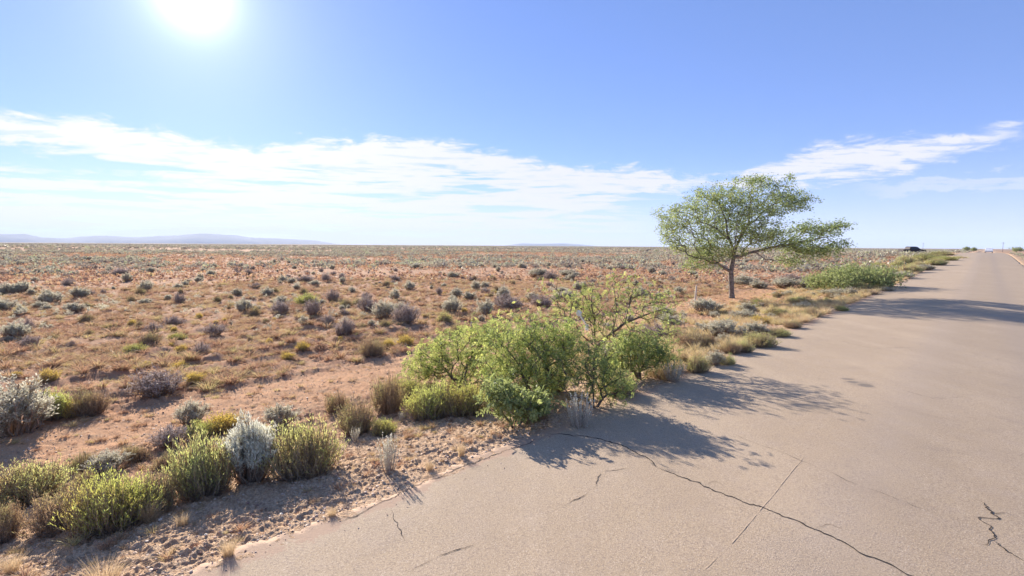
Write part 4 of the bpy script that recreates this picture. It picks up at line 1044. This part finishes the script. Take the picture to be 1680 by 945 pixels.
# ---------------------------------------------------------------- scattered shrubs as things
occ = np.array(OCC)
def free(x, y, pad=0.25):
    d = np.hypot(occ[:, 0][None] - x[:, None], occ[:, 1][None] - y[:, None])
    return (d > occ[:, 2][None] + pad).all(1)
def wedge(rng, n, r0, r1, p=2.0, a=50):
    r = (r0 ** p + (r1 ** p - r0 ** p) * rng.random(n)) ** (1 / p); t = np.radians((rng.random(n) * 2 - 1) * a)
    return np.sin(t) * r, np.cos(t) * r
def density(x, y):
    """patchiness of scrub: denser bands, bare red areas"""
    return sstep(0.40, 0.62, fbm(x * 0.022 + 7, y * 0.040, 91, 4, 0.55))
def scatter_things(kind, n, r0, r1, seed, hr, asp, group, label, bias, smin, patch=0.85, p=1.7):
    rng = np.random.default_rng(seed); x, y = wedge(rng, n * 8, r0, r1, p); u, s = us(x, y)
    q = density(x + bias, y) * patch + (1 - patch)
    ok = (s > smin) & (rng.random(len(x)) < q) & free(x, y, 0.4)
    x, y = x[ok][:n], y[ok][:n]; z = terrain(x, y)
    name, vs = KIND[kind]
    for i in range(len(x)):
        o = link(name, vs[int(rng.integers(len(vs)))][2]); h = hr[0] + (hr[1] - hr[0]) * rng.random() ** 2.4; w = h * (asp[0] + (asp[1] - asp[0]) * rng.random())
        o.location = (x[i], y[i], z[i] - 0.02); o.scale = (w, w * (0.8 + .4 * rng.random()), h); o.rotation_euler.z = rng.random() * 6.28
        tag(o, label, 'shrub', group)
scatter_things('S', 270, 18, 90, 301, (0.22, 0.85), (1.1, 1.8), 'sagebrush scattered over the plain', 'small grey green sagebrush scattered on the open red plain', 0, 13)
scatter_things('D', 200, 14, 80, 302, (0.18, 0.6), (1.1, 1.9), 'dry twiggy bushes over the plain', 'small purple brown dry bush scattered on the open red plain', 40, 12.5, 0.6)
scatter_things('O', 110, 11, 50, 303, (0.18, 0.45), (1.1, 1.8), 'tan brush over the plain', 'small tan or olive brush mound scattered on the red plain', 90, 12.5, 0.3)
scatter_things('Y', 45, 11, 32, 304, (0.15, 0.32), (1.1, 1.8), 'yellow brush over the near plain', 'little golden yellow brush scattered on the near plain', 10, 12.5, 0.4)
scatter_things('S', 40, 34, 110, 305, (0.5, 1.1), (1.2, 1.8), 'sagebrush along the verge', 'sagebrush in the strip along the road past the tree', 5, 6.0, 0.2)

def scatter_verge(kind, n, u0, u1, s0, s1, seed, hr, asp, group, label):
    rng = np.random.default_rng(seed); u = u0 + (u1 - u0) * rng.random(n * 4) ** 1.25; s = s0 + (s1 - s0) * rng.random(n * 4); x, y = xy(u, s)
    ok = free(x, y, 0.05); x, y = x[ok][:n], y[ok][:n]; z = terrain(x, y); name, vs = KIND[kind]
    for i in range(len(x)):
        o = link(name, vs[int(rng.integers(len(vs)))][2]); h = hr[0] + (hr[1] - hr[0]) * rng.random() ** 1.8; w = h * (asp[0] + (asp[1] - asp[0]) * rng.random())
        o.location = (x[i], y[i], z[i] - 0.02); o.scale = (w, w * (0.8 + .4 * rng.random()), h); o.rotation_euler.z = rng.random() * 6.28
        tag(o, label, 'shrub', group)
scatter_verge('O', 60, 10.5, 60, 4.9, 9.5, 311, (0.14, 0.42), (1.4, 2.4), 'tan brush mounds on the verge', 'low tan brush mound filling the verge between the bigger shrubs')
scatter_verge('S', 55, 10.5, 70, 5.2, 10.5, 312, (0.18, 0.55), (1.2, 2.0), 'pale sagebrush on the verge', 'low pale sagebrush filling the verge between the bigger shrubs')
scatter_verge('L', 36, 10.5, 80, 4.9, 8.5, 313, (0.14, 0.36), (1.4, 2.4), 'yellow green brush on the verge', 'low yellow green brush filling the verge between the bigger shrubs')
scatter_verge('R', 34, 38, 110, 4.9, 10.0, 314, (0.4, 1.2), (1.4, 2.4), 'green brush on the far verge', 'green brush on the far verge past the big green bush')
scatter_verge('O', 16, -0.5, 9, 6.0, 9.0, 315, (0.12, 0.30), (1.4, 2.2), 'small tan brush on the near bank', 'small withered tan brush scattered on the near bank')

# ---------------------------------------------------------------- uncountable ground cover
def scatter_mesh(name, tmpl, x, y, sc, hsc, rng, tintoff, mat, label, zoff=-0.01, drop=True):
    """tmpl list of (V,F,T); one merged mesh"""
    g = Geo(); z = terrain(x, y); uq, sq = us(x, y); z = np.where(on_road(uq, sq), np.maximum(z, road_z(uq, sq) + 0.004), z); which = rng.integers(len(tmpl), size=len(x)); a = rng.random(len(x)) * 6.28
    for k, (V, F, T) in enumerate(tmpl):
        m = which == k; n = int(m.sum())
        if not n: continue
        c, s_ = np.cos(a[m])[:, None], np.sin(a[m])[:, None]
        X = (V[None, :, 0] * c - V[None, :, 1] * s_) * sc[m][:, None] + x[m][:, None]
        Y = (V[None, :, 0] * s_ + V[None, :, 1] * c) * sc[m][:, None] + y[m][:, None]
        Z = V[None, :, 2] * hsc[m][:, None] + z[m][:, None] + zoff
        VV = np.stack([X, Y, Z], -1).reshape(-1, 3)
        FF = (F[None] + (np.arange(n) * len(V))[:, None, None]).reshape(-1, F.shape[1])
        g.add(VV, FF, np.clip((T[None] + tintoff[m][:, None]).ravel(), 0, 1))
    v = g.get(); tag(link(name, mk_mesh(name, v[0], v[1], mat, v[2])), label, kind='stuff')
def build_cover():
    rng = np.random.default_rng(400)
    # near tufts
    x, y = wedge(rng, 52000, 4.0, 45, 1.45, 52); u, s = us(x, y)
    c = fbm(x * 0.7, y * 0.7, 93, 3)
    track = (s > 9.1) & (s < 11.8)
    p = np.where(s > 12, 0.24 + 0.6 * sstep(0.40, 0.62, c), np.where(track, 0.30, 0.35 * sstep(0.40, 0.6, c) + 0.2))
    ok = (s > EDGE_L + 0.25) & (rng.random(len(x)) < p); x, y, s = x[ok], y[ok], s[ok]
    size = (0.07 + 0.20 * rng.random(len(x)) ** 2.2) * np.where(s < 12, 0.42, 1.0)
    tm = [t_grass(500 + i, 60, 0.04, 0.6) for i in range(6)]
    scatter_mesh('dry_grass', tm, x, y, size * 1.6, size * (0.6 + .5 * rng.random(len(x))), rng, rng.normal(size=len(x)) * .22 - 0.05, M_tuft, 'small dry grass tufts all over the red soil')
    u = 0.5 + 75 * rng.random(9000) ** 1.6; s = EDGE_L + 0.1 + 5.2 * rng.random(9000) ** 1.2; x, y = xy(u, s)
    ok = rng.random(9000) < np.where(u < 9, 0.0, 0.75) * sstep(0.35, 0.52, fbm(x * 0.8, y * 0.8, 99, 3)); x, y = x[ok], y[ok]
    size = 0.09 + 0.24 * rng.random(len(x)) ** 1.8
    scatter_mesh('verge_grass', [t_grass(600 + i, 90, 0.022, 0.5) for i in range(6)], x, y, size * 1.3, size, rng, rng.normal(size=len(x)) * .2, M_vgrass, 'dry straw grass along the verge')
    x, y = wedge(rng, 2600, 14, 64, 1.7, 50); u, s = us(x, y)
    ok = (s > 12.3) & (rng.random(len(x)) < 0.12 + 0.8 * sstep(0.42, 0.58, fbm(x * 0.09, y * 0.12, 98, 3))) & free(x, y, 0.2); x, y = x[ok], y[ok]
    tm2 = [t_sage(620 + i, 12, 5, 7, 0, 0.085, 0.035)[1] for i in range(5)]
    size = 0.13 + 0.24 * rng.random(len(x)) ** 2
    scatter_mesh('low_sage_scrub', tm2, x, y, size * 1.6, size, rng, rng.normal(size=len(x)) * .15, M_sage, 'ankle high pale sage scrub all over the plain')
    # far tufts
    x, y = wedge(rng, 60000, 42, 190, 1.6, 50); u, s = us(x, y); c = fbm(x * 0.12, y * 0.2, 95, 3)
    ok = (s > 6.5) & (rng.random(len(x)) < 0.25 + 0.75 * sstep(.4, .6, c)); x, y = x[ok], y[ok]
    size = 0.14 + 0.28 * rng.random(len(x)) ** 2
    scatter_mesh('distant_dry_grass', [t_far(520 + i, 7, .6, .4) for i in range(5)], x, y, size * 1.6, size, rng, rng.normal(size=len(x)) * .2 - .1, M_tuft, 'tufts of dry grass far out on the plain')
    # mid/far scrub mass
    x, y = wedge(rng, 26000, 62, 260, 1.9, 50); u, s = us(x, y)
    ok = (s > 7) & (rng.random(len(x)) < 0.05 + 0.75 * density(x, y)); x, y = x[ok], y[ok]
    size = 0.35 + 0.75 * rng.random(len(x)) ** 1.6
    scatter_mesh('desert_scrub', [t_far(540 + i, 30) for i in range(6)], x, y, size * 1.5, size, rng, rng.normal(size=len(x)) * .16, M_far, 'grey green scrub covering the middle distance')
    x, y = wedge(rng, 90000, 250, 2200, 1.35, 50); u, s = us(x, y)
    ok = (s > 8) & (rng.random(len(x)) < 0.12 + 0.88 * sstep(.38, .58, fbm(x * .008, y * .02, 97, 4))); x, y = x[ok], y[ok]
    size = 0.6 + 0.9 * rng.random(len(x)) ** 1.5
    scatter_mesh('far_desert_scrub', [t_far(560 + i, 8, .6, .5) for i in range(5)], x, y, size * 1.7, size, rng, rng.normal(size=len(x)) * .14, M_far, 'grey green scrub fading to the horizon')
    # small scrub on the far right verge
    x, y = xy(rng.random(1400) * 160 + 6, -4.2 - rng.random(1400) ** 1.5 * 30)
    size = 0.12 + 0.5 * rng.random(len(x)) ** 2
    scatter_mesh('verge_scrub', [t_far(580 + i, 26) for i in range(4)], x, y, size * 1.5, size, rng, rng.normal(size=len(x)) * .2, M_far, 'low scrub on the right verge of the road')
    # gravel and clods on the bank
    ico = np.array([(0, 0, 1), (.894, 0, .447), (.276, .851, .447), (-.724, .526, .447), (-.724, -.526, .447), (.276, -.851, .447), (.724, .526, -.447), (-.276, .851, -.447), (-.894, 0, -.447), (-.276, -.851, -.447), (.724, -.526, -.447), (0, 0, -1)], float)
    tri = np.array([(0, 1, 2), (0, 2, 3), (0, 3, 4), (0, 4, 5), (0, 5, 1), (1, 6, 2), (2, 7, 3), (3, 8, 4), (4, 9, 5), (5, 10, 1), (1, 10, 6), (2, 6, 7), (3, 7, 8), (4, 8, 9), (5, 9, 10), (11, 7, 6), (11, 8, 7), (11, 9, 8), (11, 10, 9), (11, 6, 10)])
    tm = []
    for i in range(6):
        v = ico * (0.75 + 0.5 * rng.random((12, 1))) * [1, 0.6 + .5 * rng.random(), 0.45 + .3 * rng.random()]; tm.append((v, tri, np.full(12, 0.45)))
    n = 45000; uu = -5 + 26 * rng.random(n) ** 1.3; ss = EDGE_L + 0.06 + 8.5 * rng.random(n) ** 1.5; ss = np.where(rng.random(n) < 0.03, EDGE_L - 0.5 * rng.random(n) ** 2.5, ss); x, y = xy(uu, ss)
    size = 0.004 + 0.017 * rng.random(n) ** 4
    size = np.where(ss < EDGE_L, size * 0.5, size)
    scatter_mesh('gravel', tm, x, y, size, size, rng, rng.normal(size=n) * .30 + 0.12, M_peb, 'loose gravel and clods on the bank beside the road', zoff=0.003)
build_cover()

# ---------------------------------------------------------------- haze
def build_haze():
    V, F = [], []; box(V, F, -17200, 17200, -17200, 17200, -6.5, 420)
    m = bpy.data.materials.new('haze_air'); m.use_nodes = True; t = NT(m.node_tree)
    out = t.n('ShaderNodeOutputMaterial'); v = t.n('ShaderNodeVolumePrincipled'); t.l(v.outputs[0], out.inputs['Volume'])
    v.inputs['Color'].default_value = (0.60, 0.75, 1.0, 1); v.inputs['Density'].default_value = 0.000068; v.inputs['Anisotropy'].default_value = 0.0
    tag(link('haze', mk_mesh('haze', np.array(V), np.array(F), m)), 'thin pale blue air over the plain', kind='stuff')
build_haze()
